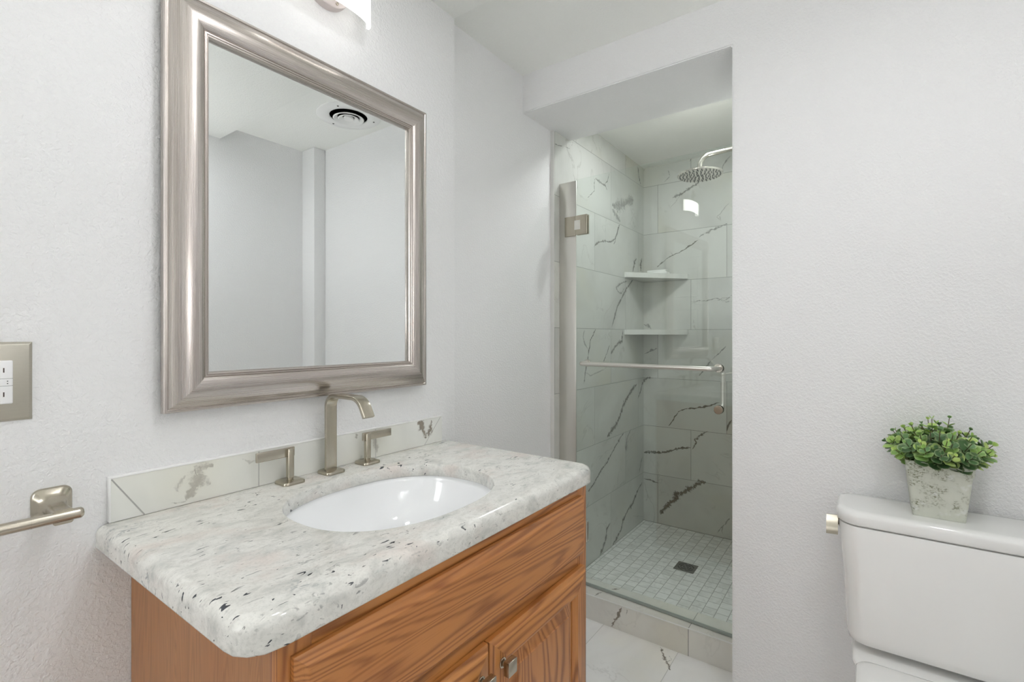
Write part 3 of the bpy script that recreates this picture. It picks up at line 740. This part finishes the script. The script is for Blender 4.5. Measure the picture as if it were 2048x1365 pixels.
def slab_front(name, x0, x1, z0, z1, mat, par, y=CYF):
    """front with a moulded edge: small cove then a step"""
    bm = bmesh.new()
    def lp(i, yy): return [(x0 + i, yy, z0 + i), (x1 - i, yy, z0 + i), (x1 - i, yy, z1 - i), (x0 + i, yy, z1 - i)]
    add_loft(bm, [lp(0.000, y - 0.0005), lp(0, y - 0.008), lp(0.0015, y - 0.010), lp(0.006, y - 0.0125), lp(0.010, y - 0.0165), lp(0.013, y - 0.019), lp(0.0145, y - 0.0195), lp(0.015, y - 0.0195)])
    return link(name, bm, mat, par, 25)
slab_front('drawer_front', 0.327, 1.0770, 0.6785, 0.8200, M['oak_x'], t)
def rp_door(x0, x1, z0, z1, knob_x):
    y = CYF - 0.0005; sw = 0.060
    bm = bmesh.new()
    def lp(a0, a1, c0, c1, yy): return [(a0, yy, c0), (a1, yy, c0), (a1, yy, c1), (a0, yy, c1)]
    # recessed raised panel
    px0, px1, pz0, pz1 = x0 + sw - 0.006, x1 - sw + 0.006, z0 + sw - 0.006, z1 - sw + 0.006
    pb = bmesh.new()
    add_loft(pb, [lp(px0, px1, pz0, pz1, y - 0.002), lp(px0, px1, pz0, pz1, y - 0.0085), lp(px0 + .008, px1 - .008, pz0 + .008, pz1 - .008, y - 0.0085), lp(px0 + .030, px1 - .030, pz0 + .030, pz1 - .030, y - 0.0155),
                  lp(px0 + .0315, px1 - .0315, pz0 + .0315, pz1 - .0315, y - 0.0175), lp(px0 + .033, px1 - .033, pz0 + .033, pz1 - .033, y - 0.0175)])
    # frame: stiles full height (vertical grain), rails between
    def member(lo, hi, horiz):
        b2 = bmesh.new(); seg = []
        # profile across the member: outer edge moulding, flat, inner ovolo
        pr = [(0, -0.0003), (0, -0.010), (0.0015, -0.0125), (0.006, -0.0155), (0.009, -0.0190), (0.0105, -0.0195), (sw - 0.012, -0.0195), (sw - 0.010, -0.0185), (sw - 0.005, -0.0165), (sw, -0.0105), (sw, -0.0003)]
        r0, r1 = [], []
        for w, h in pr:
            if horiz == 'L': r0.append((x0 + w, y + h, z0 + w)); r1.append((x0 + w, y + h, z1 - w))
            if horiz == 'R': r0.append((x1 - w, y + h, z0 + w)); r1.append((x1 - w, y + h, z1 - w))
            if horiz == 'T': r0.append((x0 + w, y + h, z1 - w)); r1.append((x1 - w, y + h, z1 - w))
            if horiz == 'B': r0.append((x0 + w, y + h, z0 + w)); r1.append((x1 - w, y + h, z0 + w))
        add_loft(b2, [r0, r1]); return b2
    door = link('door', pb, M['oak_panel'], t, 25)
    b2 = bmesh.new()
    for s in 'LR':
        link('stile', member(0, 0, s), M['oak_z'], door, 25)
    for s in 'TB':
        link('rail', member(0, 0, s), M['oak_x2'], door, 25)
    b2.free()
    kz = 0.5997; ky = CYF - 0.0195
    b3 = bmesh.new(); add_lathe(b3, (knob_x, ky, kz), [(0.0095, 0), (0.0095, -0.0025), (0.008, -0.004), (0.0055, -0.0045), (0.0055, -0.014)], 'y', 24)
    add_box(b3, knob_x - 0.013, knob_x + 0.013, ky - 0.0255, ky - 0.013, kz - 0.0135, kz + 0.0135, bevel=0.0009)
    link('knob', b3, M['nickel'], door, 35)
rp_door(0.7034, 1.0800, 0.12, 0.6490, 0.7335)
rp_door(0.3240, 0.7004, 0.12, 0.6490, 0.6705)
box('side_bracket', (CX1 - 0.001, CX1 + 0.0045, CYF + 0.010, CYF + 0.020, 0.7035, 0.7480), M['black'], t, 0.0018, 3)
adopt(t)

# ------------------------------------------------------------ granite worktop with the basin cut-out
GX0, GX1, GYF, GYB = 0.262, 1.129, 0.553, YW
BX, BYC, BA, BB, BE = 0.690, 0.797, 0.2175, 0.1765, 2.35
t = thing('granite_countertop', 'speckled white and grey granite vanity top with rounded edges', 'countertop', ((GX0 + GX1) / 2, 0.81, CZT))
NS = 176
def sup(th, a, b_, e=BE):
    c, s = math.cos(th), math.sin(th)
    r = (abs(c / a) ** e + abs(s / b_) ** e) ** (-1 / e)
    return (BX + r * c, BYC + r * s)
def outline(th, ins):
    """ray from the basin centre to the inset slab outline; front corners rounded"""
    x0, x1, y0, y1 = GX0 + ins, GX1 - ins, GYF + ins, GYB
    c, s = math.cos(th), math.sin(th)
    def inside(x, y):
        if x < x0 or x > x1 or y < y0 or y > y1: return False
        for cx, sx, rr in ((x0, 1, 0.045 - ins * 0.6), (x1, -1, 0.036 - ins * 0.6)):
            qx, qy = cx + sx * rr, y0 + rr
            if (x - qx) * sx < 0 and y < qy and (x - qx) ** 2 + (y - qy) ** 2 > rr * rr: return False
        return True
    lo, hi = 0.0, 1.0
    for _ in range(34):
        mid = (lo + hi) / 2
        if inside(BX + c * mid, BYC + s * mid): lo = mid
        else: hi = mid
    return (BX + c * lo, BYC + s * lo)
ths = [2 * PI * i / NS for i in range(NS)]
for cxn, cyn in ((GX0, GYB), (GX1, GYB)):      # snap a ray on each square back corner
    a = math.atan2(cyn - BYC, cxn - BX) % (2 * PI); k = min(range(NS), key=lambda i: abs(ths[i] - a)); ths[k] = a
bm = bmesh.new(); loops = []
def ring(ins, z): return [(*outline(th, ins), z) for th in ths]
def hole(d, z): return [(*sup(th, BA + d, BB + d), z) for th in ths]
loops.append(hole(0.020, CZT)); loops.append(ring(0.006, CZT))
RB = 0.006; RT = 0.017
for k in range(1, 5):
    a = PI / 2 * k / 4; loops.append(ring(RB * (1 - math.sin(a)), CZT + RB * (1 - math.cos(a))))
for k in range(0, 9):
    a = PI / 2 * k / 8; loops.append(ring(RT * (1 - math.cos(a)), ZC - RT + RT * math.sin(a)))
loops.append(hole(0.004, ZC)); loops.append(hole(0.0012, ZC - 0.0008)); loops.append(hole(0.0, ZC - 0.004)); loops.append(hole(0, ZC - 0.029)); loops.append(hole(0.001, ZC - 0.030))
loops.append(hole(0.020, ZC - 0.030))
add_loft(bm, loops, closed=True)
link('stone_slab', bm, M['granite'], t, 50)
adopt(t)

# ------------------------------------------------------------ basin
t = thing('sink_basin', 'oval white undermount sink basin set in the granite', 'sink', (BX, BYC, 0.70))
bm = bmesh.new(); loops = []
zr = ZC - 0.0302
def hl(sc, z, d=0.0): return [(BX + (sup(th, BA + d, BB + d)[0] - BX) * sc, BYC + 0.0 + (sup(th, BA + d, BB + d)[1] - BYC) * sc, z) for th in ths]
loops.append(hl(1, zr, 0.017)); loops.append(hl(1, zr, 0.006)); loops.append(hl(1, zr - 0.0015, 0.0035))
for sc, z in ((0.995, .012), (0.975, .030), (0.94, .052), (0.88, .078), (0.79, .102), (0.66, .122), (0.48, .136), (0.28, .144), (0.13, .147), (0.105, .150)):
    loops.append(hl(sc, zr - z, 0.003))
for sc, z in ((0.105, .158), (0.30, .153), (0.70, .132), (0.85, .112), (0.95, .080), (1.0, .030), (1.0, .006)):
    loops.append(hl(sc, zr - z, 0.017))
add_loft(bm, loops, closed=True)
link('bowl', bm, M['basin'], t, 80)
bm = bmesh.new(); add_lathe(bm, (BX, BYC, zr - 0.1475), [(0.026, -0.008), (0.026, 0.0), (0.020, 0.001), (0.017, -0.003), (0.0, -0.003)], n=32)
link('drain', bm, M['chrome'], t, 40)
adopt(t)

# ------------------------------------------------------------ backsplash
t = thing('backsplash', 'low white marble tile backsplash with grey veins behind the faucet', 'backsplash', (0.69, YW, ZC))
yb, zt = YW - 0.011, 0.9650
bm = bmesh.new(); add_box(bm, 0.2795, 1.0975, yb, YW - 0.0005, ZC + 0.0008, zt)
for pts, w, s in [([(0.3954, 0.8968), (0.4029, 0.9118), (0.4122, 0.9266), (0.4153, 0.9447), (0.4262, 0.9544), (0.4439, 0.9523)], 13, .34), ([(0.3835, 0.9168), (0.3835, 0.9319), (0.3924, 0.9466)], 12, .28),
                  ([(0.414, 0.94), (0.412, 0.955)], 6, .3), ([(0.37, .899), (0.395, .897)], 3, .35), ([(.50, .955), (.515, .945), (.53, .948)], 8, .22),
                  ([(0.9946, 0.9600), (1.0050, 0.953), (1.0150, 0.9384), (1.0230, 0.9231), (1.0290, 0.9088)], 19, .8), ([(1.0511, 0.9595), (1.0495, 0.9415), (1.0480, 0.9289), (1.0374, 0.9102)], 16, .75),
                  ([(.835, .955), (.842, .935), (.848, .915), (.850, .90)], 11, .3), ([(.782, .962), (.787, .95)], 10, .4)]:
    add_vein(bm, pts, w, s, lambda p: (p.x, yb - 0.0004, p.y), 1, rng)
link('tile', bm, [M['splash'], M['vein_brown']], t, recalc=False)
def gline(p0, p1, w=0.0011, d=0.0003):
    b2 = bmesh.new(); a, b_ = Vector((p0[0], 0, p0[1])), Vector((p1[0], 0, p1[1])); u = (b_ - a).normalized(); n_ = Vector((-u.z, 0, u.x)) * w
    add_loft(b2, [[(q_.x, yb - d, q_.z) for q_ in (a - n_, a + n_, b_ + n_, b_ - n_)], [(q_.x, yb + 0.001, q_.z) for q_ in (a - n_, a + n_, b_ + n_, b_ - n_)]]); return b2
for p0, p1, w in (((.2805, .9640), (.3284, .8895), .0011), ((.5345, .9640), (.5345, .8895), .0007), ((.8443, .9640), (.8443, .8895), .0006), ((1.0900, .9640), (1.0233, .8895), .0007)):
    link('grout_line', gline(p0, p1, w), plain('grout', (168, 168, 164), 0.8), t)
box('edge_strip', (0.2785, 1.0980, yb - 0.0012, YW - 0.0004, zt, zt + 0.0032), M['white'], t, 0.001)
box('end_strip', (0.2770, 0.2797, yb - 0.0012, YW - 0.0004, ZC + .0008, zt + 0.0032), M['white'], t, 0.001)
adopt(t)

# ------------------------------------------------------------ faucet set
FY = 1.030
def base_plate(bm, cx, cy_, s=0.0505, z=ZC + .0002):
    L2 = []
    for w, zz, r in ((s, 0, .011), (s, .0045, .011), (s - .002, .0065, .011), (s - .012, .0085, .012)):
        L2.append([(p[0], p[1], z + zz) for p in rrect(cx, cy_, w, w, r, 6)])
    add_loft(bm, L2)
t = thing('widespread_faucet', 'brushed nickel faucet with a squared arched spout and two lever handles behind the sink', 'faucet', (0.690, FY, ZC))
bm = bmesh.new(); sw_, st_ = 0.0290 / 2, 0.0088 / 2
sec = []
for sx, sy, a0 in ((1, 1, 0), (-1, 1, PI / 2), (-1, -1, PI), (1, -1, 3 * PI / 2)):
    for k in range(4):
        a = a0 + PI / 2 * k / 3; r = 0.0018; sec.append((sx * (st_ - r) + r * math.cos(a), sy * (sw_ - r) + r * math.sin(a)))
path = fillet([(0.690, FY + 0.0, ZC + 0.008), (0.690, FY, 1.0735), (0.690, 0.912, 1.0735), (0.690, 0.889, 1.033)], [0.028, 0.040], 10)
add_tube(bm, path, 0, section=sec, up=(0, -1, 0))
sp = link('spout', bm, M['nickel'], t, 35)
bm = bmesh.new(); base_plate(bm, 0.690, FY - 0.002); link('base_plate', bm, M['nickel'], sp, 35)
def lever(cx, sgn, label):
    bm = bmesh.new(); L2 = []
    for w, zz, r in ((.0122, .0085, .004), (.0122, .012, .004), (.0138, .0125, .003), (.0138, .0745, .003), (.0126, .0760, .003)):
        L2.append([(p[0], p[1], ZC + zz) for p in rrect(cx, FY, w, w, r, 4)])
    add_loft(bm, L2); h = link('handle', bm, M['nickel'], t, 35)
    bm = bmesh.new(); base_plate(bm, cx, FY); link('base_plate', bm, M['nickel'], h, 35)
    x0, x1 = (cx - 0.0725, cx + 0.0120) if sgn < 0 else (cx - 0.0120, cx + 0.0785)
    box('lever_arm', (x0, x1, FY - 0.0032 + .004, FY + 0.0075, ZC + 0.0575, ZC + 0.0780), M['nickel_x'], h, 0.0016, 3)
lever(0.5885, -1, '')
lever(0.7960, 1, '')
adopt(t)

# ------------------------------------------------------------ shower door
TLT = math.atan(0.049); GP = Vector((1.958, 1.05, 0)); GU = Vector((-math.sin(TLT), -math.cos(TLT), 0)); GN = Vector((-math.cos(TLT), math.sin(TLT), 0))
def gp(s, n, z):                       # s = metres from the hinge edge along the glass, n = metres out towards the room
    p = GP + GU * (s - 0.0055) + GN * n; return (p.x, p.y, z)
MG = Matrix(((GU.x, GN.x, 0, gp(0, 0, 0)[0]), (GU.y, GN.y, 0, gp(0, 0, 0)[1]), (0, 0, 1, 0), (0, 0, 0, 1)))   # local x = s, y = n
t = thing('shower_door', 'frameless clear glass shower door with nickel bar and pull handle', 'shower door', gp(0.35, 0, 0.105))
W = 0.70
bm = bmesh.new(); add_box(bm, 0.0, W, -0.005, 0.005, 0.118, 1.917, M=MG); link('glass_panel', bm, M['glass'], t)
bm = bmesh.new(); add_box(bm, 0.004, W, -0.0046, 0.0046, 0.1066, 0.1172, bevel=0.001, M=MG)
m_, nt_, b_ = new_mat('clear_vinyl'); b_.inputs['Base Color'].default_value = lin((170, 178, 172)); b_.inputs['Roughness'].default_value = 0.3; b_.inputs['Alpha'].default_value = 0.75
link('bottom_sweep', bm, m_, t, 40)
bm = bmesh.new()
for n_ in (-0.0075, 0.0075):
    add_box(bm, 0.0, 0.060, n_ - 0.0030, n_ + 0.0030, 1.667, 1.754, bevel=0.0022, seg=3, M=MG)
h_ = link('hinge', bm, M['nickel'], t, 35)
bm = bmesh.new(); add_box(bm, -0.004, 0.026, 0.0098, 0.0125, 1.690, 1.732, bevel=0.0008, M=MG); link('hinge_knuckle', bm, M['steel'], h_, 35)
bm = bmesh.new()
for n_ in (-0.0075, 0.0075):
    add_box(bm, 0.0, 0.060, n_ - 0.0030, n_ + 0.0030, 0.30, 0.387, bevel=0.0022, seg=3, M=MG)
link('hinge', bm, M['steel'], t, 35)
s1, s2, zb, off = 0.0595, 0.6150, 1.0930, 0.070
bm = bmesh.new(); add_tube(bm, fillet([gp(s1, 0.006, zb), gp(s1, off, zb), gp(s2, off, zb), gp(s2, 0.006, zb)], 0.020, 8), 0.0092, 20)
bar = link('towel_rail', bm, M['steel'], t, 50)
for s_ in (s1, s2):
    bm = bmesh.new(); L2 = []
    for r, n_ in ((.0165, .0052), (.0165, .009), (.0150, .0105), (.0, .0106)):
        L2.append([gp(s_ + max(r, 1e-4) * math.cos(2 * PI * k / 28), n_, zb + max(r, 1e-4) * math.sin(2 * PI * k / 28)) for k in range(28)])
    add_loft(bm, L2); link('washer', bm, M['chrome'], bar, 40)
bm = bmesh.new(); add_tube(bm, fillet([gp(s2, -0.006, zb), gp(s2, -0.055, zb), gp(s2, -0.055, zb - 0.155), gp(s2, -0.006, zb - 0.155)], 0.020, 8), 0.0092, 20)
pull = link('pull_handle', bm, M['steel'], t, 50)
for zz, sg in ((zb - 0.155, 1), (zb - 0.155, -1), (zb, -1)):
    bm = bmesh.new(); L2 = []
    for r, n_ in ((.0165, .0052), (.0165, .0085), (.0155, .0095), (.0, .0096)):
        L2.append([gp(s2 + max(r, 1e-4) * math.cos(2 * PI * k / 28), n_ * sg, zz + max(r, 1e-4) * math.sin(2 * PI * k / 28)) for k in range(28)])
    add_loft(bm, L2); link('washer', bm, M['nickel'] if sg > 0 else M['chrome'], pull, 40)
adopt(t)

# steel post between the tiled wall and the door
t = thing('door_post', 'tall shiny stainless steel post the shower door hangs from', 'post', (1.972, 1.105, 0.105))
bm = bmesh.new(); add_box(bm, 1.9665, 1.9700, 1.0610, YT - 0.0002, 0.1062, 1.918, bevel=0.0012)
link('flat_plate', bm, M['steel'], t, 40)
bm = bmesh.new(); add_box(bm, 1.9700, 2.0000, YT - 0.0035, YT - 0.0004, 0.1062, 1.918); link('wall_flange', bm, M['steel'], t)
bm = bmesh.new(); add_box(bm, 1.9628, 1.9665, 1.0630, 1.1195, 1.667, 1.757, bevel=0.0015, seg=3); link('hinge_plate', bm, M['nickel'], t, 40)
adopt(t)

# ------------------------------------------------------------ shower fittings
HX, HYc, HZ = 2.389, 0.631, 1.974
t = thing('rain_shower', 'round nickel rain shower head on a bent arm', 'shower', (HX, YJ, 2.05))
bm = bmesh.new(); add_lathe(bm, (HX, HYc, HZ), [(0.0995, -0.004), (0.102, -0.001), (0.102, 0.004), (0.098, 0.007), (0.060, 0.010), (0.030, 0.014), (0.026, 0.022), (0.018, 0.026), (0.016, 0.034)], n=64)
hd = link('spray_plate', bm, M['chrome'], t, 40)
bm = bmesh.new()
for rr, nn in ((0.012, 6), (0.028, 10), (0.044, 16), (0.060, 20), (0.076, 26), (0.090, 30)):
    for k in range(nn):
        a = 2 * PI * (k + 0.3 * (nn % 4)) / nn
        add_lathe(bm, (HX + rr * math.cos(a), HYc + rr * math.sin(a), HZ - 0.004), [(0.0024, 0), (0.0019, -0.0042)], n=6)
link('spray_nozzles', bm, M['rubber'], hd)
bm = bmesh.new(); add_tube(bm, fillet([(HX, HYc, HZ + 0.03), (HX, HYc, 2.060), (HX, YJ + 0.004, 2.072)], 0.045, 10), 0.0112, 20)
link('arm', bm, M['chrome'], t, 50)
bm = bmesh.new(); add_lathe(bm, (HX, YJ, 2.072), [(0.030, 0), (0.030, 0.003), (0.014, 0.012)], 'y', 32); link('flange', bm, M['chrome'], t, 40)
adopt(t)

def corner_shelf(z0, z1, label):
    bm = bmesh.new()
    c, a, b_ = (XS - .0003, YT - .0003), (2.722, YT - .0003), (XS - .0003, 0.868)
    a2, b2_ = (2.722 + 0.004, YT - .012), (XS - 0.012, 0.868 + 0.003)
    L2 = [[(p[0], p[1], z) for p in (c, a, a2, b2_, b_)] for z in (z0, z1)]
    add_loft(bm, L2)
    for pts in (((1.13, .012), (1.10, .02)), ((1.02, .006), (0.99, .022), (1.0, .024))):
        pass
    return tag(link('corner_shelf', bm, M['tile_shelf']), label, 'shelf', 'marble shower corner shelves')
corner_shelf(1.5600, 1.5890, 'upper triangular marble corner shelf in the shower')
corner_shelf(1.2215, 1.2510, 'lower triangular marble corner shelf in the shower')
def fold(z0, dx, label, s=1.0):
    bm = bmesh.new(); L2 = []
    for w, z in ((0, 0.0), (.002, .001), (.0035, .005), (.0035, .009), (.002, .012), (0, .013)):
        L2.append([(p[0], p[1], z0 + z) for p in rrect(2.955 + dx, 1.030 + dx * 0.4, 0.060 * s + w, 0.125 * s + w, 0.010, 5)])
    add_loft(bm, L2)
    return tag(link('washcloth', bm, M['cloth'], smooth=60), label, 'washcloth', 'folded washcloths on the upper corner shelf')
fold(1.5893, 0.0, 'folded white washcloth lying directly on the upper corner shelf')
fold(1.6026, 0.004, 'folded white washcloth on top of the other one on the upper corner shelf', 0.93)

# drain
t = thing('shower_drain', 'square dark nickel floor drain with a ring pattern', 'drain', (2.539, 0.740, 0.032))
dx, dy = 2.539, 0.740
bm = bmesh.new(); add_box(bm, dx - .050, dx + .050, dy - .050, dy + .050, 0.0322, 0.0340, bevel=0.0008); link('drain_plate', bm, brushed('drain_metal', (128, 130, 122), 0.35), t, 30)
bm = bmesh.new()
for r0, r1 in ((0.040, 0.034), (0.027, 0.021), (0.014, 0.009)):
    for q_ in range(4):
        a0 = q_ * PI / 2 + 0.18 + (0.5 if r0 < 0.03 else 0); pts = []
        for k in range(9): a = a0 + (PI / 2 - 0.36) * k / 8; pts.append((r0 * math.cos(a), r0 * math.sin(a)))
        for k in range(8, -1, -1): a = a0 + (PI / 2 - 0.36) * k / 8; pts.append((r1 * math.cos(a), r1 * math.sin(a)))
        bm.faces.new([bm.verts.new((dx + p[0], dy + p[1], 0.0345)) for p in pts])
r_ = bmesh.ops.extrude_face_region(bm, geom=bm.faces[:]); bmesh.ops.translate(bm, vec=(0, 0, -0.001), verts=[v for v in r_['geom'] if isinstance(v, bmesh.types.BMVert)])
link('grate_slots', bm, M['black'], t)
adopt(t)

# ------------------------------------------------------------ toilet
t = thing('toilet', 'white two-piece toilet with a rounded rectangular tank against the wall', 'toilet', (1.35, -0.17, 0))
TY = -0.170
def trow(x0, x1, w, r, z, yc=TY, n=8):
    """front (low x) corners rounded big, back small"""
    out = []; xc, d = (x0 + x1) / 2, x1 - x0
    for sx, sy, a0, rr in ((1, 1, 0, .028), (-1, 1, PI / 2, r), (-1, -1, PI, r), (1, -1, 3 * PI / 2, .028)):
        for k in range(n + 1):
            a = a0 + PI / 2 * k / n
            out.append((xc + sx * (d / 2 - rr) + rr * math.cos(a), yc + sy * (w / 2 - rr) + rr * math.sin(a), z))
    # bow the front slightly
    o2 = []
    for x, y, z_ in out:
        k = 1 - min(1, abs(y - yc) / (w / 2)) ** 2
        o2.append((x - 0.012 * k * (1 if x < xc else 0), y, z_))
    return o2
bm = bmesh.new()
add_loft(bm, [trow(1.560, 1.655, .36, .03, .4215), trow(1.538, 1.668, .395, .035, .424), trow(1.527, 1.672, .412, .038, .432), trow(1.522, 1.674, .418, .04, .45), trow(1.516, 1.675, .432, .04, .60), trow(1.509, 1.675, .452, .043, .728), trow(1.510, 1.675, .450, .043, .7315), trow(1.514, 1.672, .442, .043, .7322)])
link('tank', bm, M['porcelain'], t, 50)
bm = bmesh.new()
add_loft(bm, [trow(1.515, 1.675, .440, .045, .7350), trow(1.508, 1.677, .456, .045, .7358), trow(1.505, 1.678, .460, .045, .740), trow(1.504, 1.679, .462, .045, .757), trow(1.506, 1.678, .459, .045, .765), trow(1.512, 1.676, .450, .043, .7695), trow(1.524, 1.672, .430, .04, .771)])
link('tank_lid', bm, M['porcelain'], t, 50)
# flush lever on the left side of the tank
bm = bmesh.new(); add_lathe(bm, (1.575, TY + .2200, .716), [(.013, 0), (.013, .005), (.009, .008), (.009, .014)], 'y', 20)
L2 = []
for k in range(9):
    a = k / 8; z = 0.7400 - 0.044 * a; x = 1.548 - 0.016 * math.sin(a * PI * 0.6) - 0.006 * a
    L2.append([(x, TY + .2270, z), (x, TY + .2530, z - .0015), (x + .0045, TY + .2530, z - .0015), (x + .0045, TY + .2270, z)])
add_loft(bm, L2)
add_box(bm, 1.548, 1.585, TY + .228, TY + .236, .708, .728, bevel=.003)
link('flush_lever', bm, M['nickel'], t, 50)
# bowl
def oval(xc, lx, w, z, e=2.3, n=40, back=None):
    out = []
    for k in range(n):
        a = 2 * PI * k / n; c, s = math.cos(a), math.sin(a)
        r = (abs(c) ** e + abs(s) ** e) ** (-1 / e)
        x = xc + lx * r * c; y = TY + w * r * s * (1.0 if c < 0 else 1.0)
        if back: x = min(x, back)
        out.append((x, y, z))
    return out
bm = bmesh.new()
add_loft(bm, [oval(1.36, .27, .115, 0.0), oval(1.36, .27, .115, .03), oval(1.38, .24, .10, .08), oval(1.37, .26, .11, .18), oval(1.31, .33, .155, .30), oval(1.30, .35, .178, .365, 2.4), oval(1.30, .355, .182, .385, 2.5), oval(1.30, .35, .178, .390, 2.5)])
link('bowl', bm, M['porcelain'], t, 60)
bm = bmesh.new()
add_loft(bm, [trow(1.46, 1.672, .385, .05, .392), trow(1.455, 1.674, .392, .05, .396), trow(1.455, 1.674, .392, .05, .402), trow(1.46, 1.672, .384, .05, .4065)])
link('tank_deck', bm, M['porcelain'], t, 50)
def seat(ins, z):
    out = [(1.489 - ins, TY + .188 - ins - .03, z)]
    for k in range(1, 7): a = PI / 2 * k / 6; out.append((1.489 - ins - .03 + .03 * math.cos(a), TY + .188 - ins - .03 + .03 * math.sin(a), z))
    for k in range(25): a = PI / 2 + PI * k / 24; out.append((1.27 + (.29 - ins) * math.cos(a), TY + (.188 - ins) * math.sin(a), z))
    for k in range(7): a = -PI / 2 + PI / 2 * k / 6; out.append((1.489 - ins - .03 + .03 * math.cos(a), TY - .188 + ins + .03 + .03 * math.sin(a), z))
    return out
bm = bmesh.new()
add_loft(bm, [seat(.004, .3935), seat(0, .397), seat(0, .409), seat(.003, .413), seat(.012, .4155)])
link('seat_lid', bm, M['porcelain'], t, 50)
adopt(t)

# ------------------------------------------------------------ potted plant
PX, PY, PZ = 1.6065, -0.1450, 0.7713
t = thing('potted_plant', 'small leafy green plant in a square mossy cement pot on the toilet tank', 'potted plant', (PX, PY, PZ))
bm = bmesh.new(); L2 = []
for w, z, r in ((.096, 0, .005), (.098, .002, .006), (.1195, .1080, .007), (.1205, .1095, .007), (.1245, .1110, .007), (.1285, .1340, .007), (.1275, .1365, .007), (.1180, .1365, .006), (.1150, .1200, .006)):
    L2.append([(p[0], p[1], PZ + z) for p in rrect(PX, PY, w, w, r, 4)])
add_loft(bm, L2); link('pot', bm, M['pot'], t, 35)
bm = bmesh.new(); L2 = [[(p[0], p[1], PZ + z + (0.004 * rng.random() if z > .118 else 0)) for p in rrect(PX, PY, w, w, .006, 4)] for w, z in ((.112, .115), (.114, .1225), (.06, .132))]
add_loft(bm, L2); link('soil', bm, M['soil'], t, 60)
bm = bmesh.new(); col = bm.loops.layers.color.new('tone'); sb = bmesh.new()
rl_ = random.Random(21)
def leaf(c, d, up, L, tone):
    """cupped round leaf with a light rim, growing from c along d"""
    d = d.normalized(); side = d.cross(up).normalized(); nrm = side.cross(d).normalized()
    rows_ = []
    prof = ((0.0, .10), (.12, .55), (.35, .92), (.60, 1.0), (.82, .74), (.95, .36), (1.0, .08))
    for u, w in prof:
        r_ = []
        for s in (-1, -.55, 0, .55, 1):
            p = c + d * (u * L) + side * (s * w * L * 0.52) + nrm * (L * (0.16 * s * s * w + 0.22 * u * u * rl_.uniform(.9, 1.1)))
            r_.append(bm.verts.new(p))
        rows_.append(r_)
    for i in range(len(rows_) - 1):
        for j in range(4):
            f = bm.faces.new((rows_[i][j], rows_[i][j + 1], rows_[i + 1][j + 1], rows_[i + 1][j]))
            for lp, (ii, jj) in zip(f.loops, ((i, j), (i, j + 1), (i + 1, j + 1), (i + 1, j))):
                rim = 1.0 if (jj in (0, 4) or ii >= len(rows_) - 2) else 0.0
                lp[col] = (tone, rim, 0, 1)
nsp = 74
for i in range(nsp):
    ga = i * 2.39996; rr = math.sqrt((i + 0.5) / nsp)
    bx, by = PX + 0.050 * rr * math.cos(ga), PY + 0.050 * rr * math.sin(ga)
    lean = rr * rl_.uniform(.85, 1.25)
    dirv = Vector((math.cos(ga) * lean * 0.95, math.sin(ga) * lean * 0.86, 1.10 - 0.42 * rr)).normalized()
    if bx > PX + 0.02: dirv.x *= 0.35; dirv.normalize()
    ln = rl_.uniform(.062, .100) * (1.12 if rr < 0.6 else 0.90)
    if dirv.z < 0.5: ln *= 1.05
    base = Vector((bx, by, PZ + .122)); P = []
    bend = Vector((rl_.uniform(-.2, .2), rl_.uniform(-.2, .2), rl_.uniform(-.05, .25)))
    for k in range(7):
        u = k / 6; p = base + dirv * (ln * u) + bend * (ln * u * u * 0.3); P.append(p)
    add_tube(sb, P, 0.0009, 5)
    tone0 = rl_.random() ** 1.1; yaw = rl_.uniform(0, PI)
    npair = rl_.choice((5, 6, 6))
    for k in range(npair):
        u = 0.25 + 0.75 * k / (npair - 1); idx = u * 6; i0 = min(5, int(idx)); p = P[i0].lerp(P[i0 + 1], idx - i0)
        tdir = (P[i0 + 1] - P[i0]).normalized()
        a1 = tdir.orthogonal().normalized(); a2 = tdir.cross(a1)
        sz = (0.0265 if k < npair - 2 else (0.018 if k == npair - 2 else 0.010)) * rl_.uniform(.75, 1.15)
        for q_ in (0, PI):
            an = yaw + k * PI / 2 + q_ + rl_.uniform(-.2, .2)
            out_d = a1 * math.cos(an) + a2 * math.sin(an) + tdir * (0.35 if k < npair - 1 else 1.1)
            end = p + out_d.normalized() * sz
            if end.x > XH - 0.004: continue
            leaf(p, out_d, tdir, sz, min(1, max(0, tone0 * 0.85 + rl_.uniform(-.1, .2) + 0.22 * u)))
fo = link('foliage', bm, M['leaf'], t, 60, recalc=False)
link('stems', sb, M['stem'], fo, 60)
adopt(t)
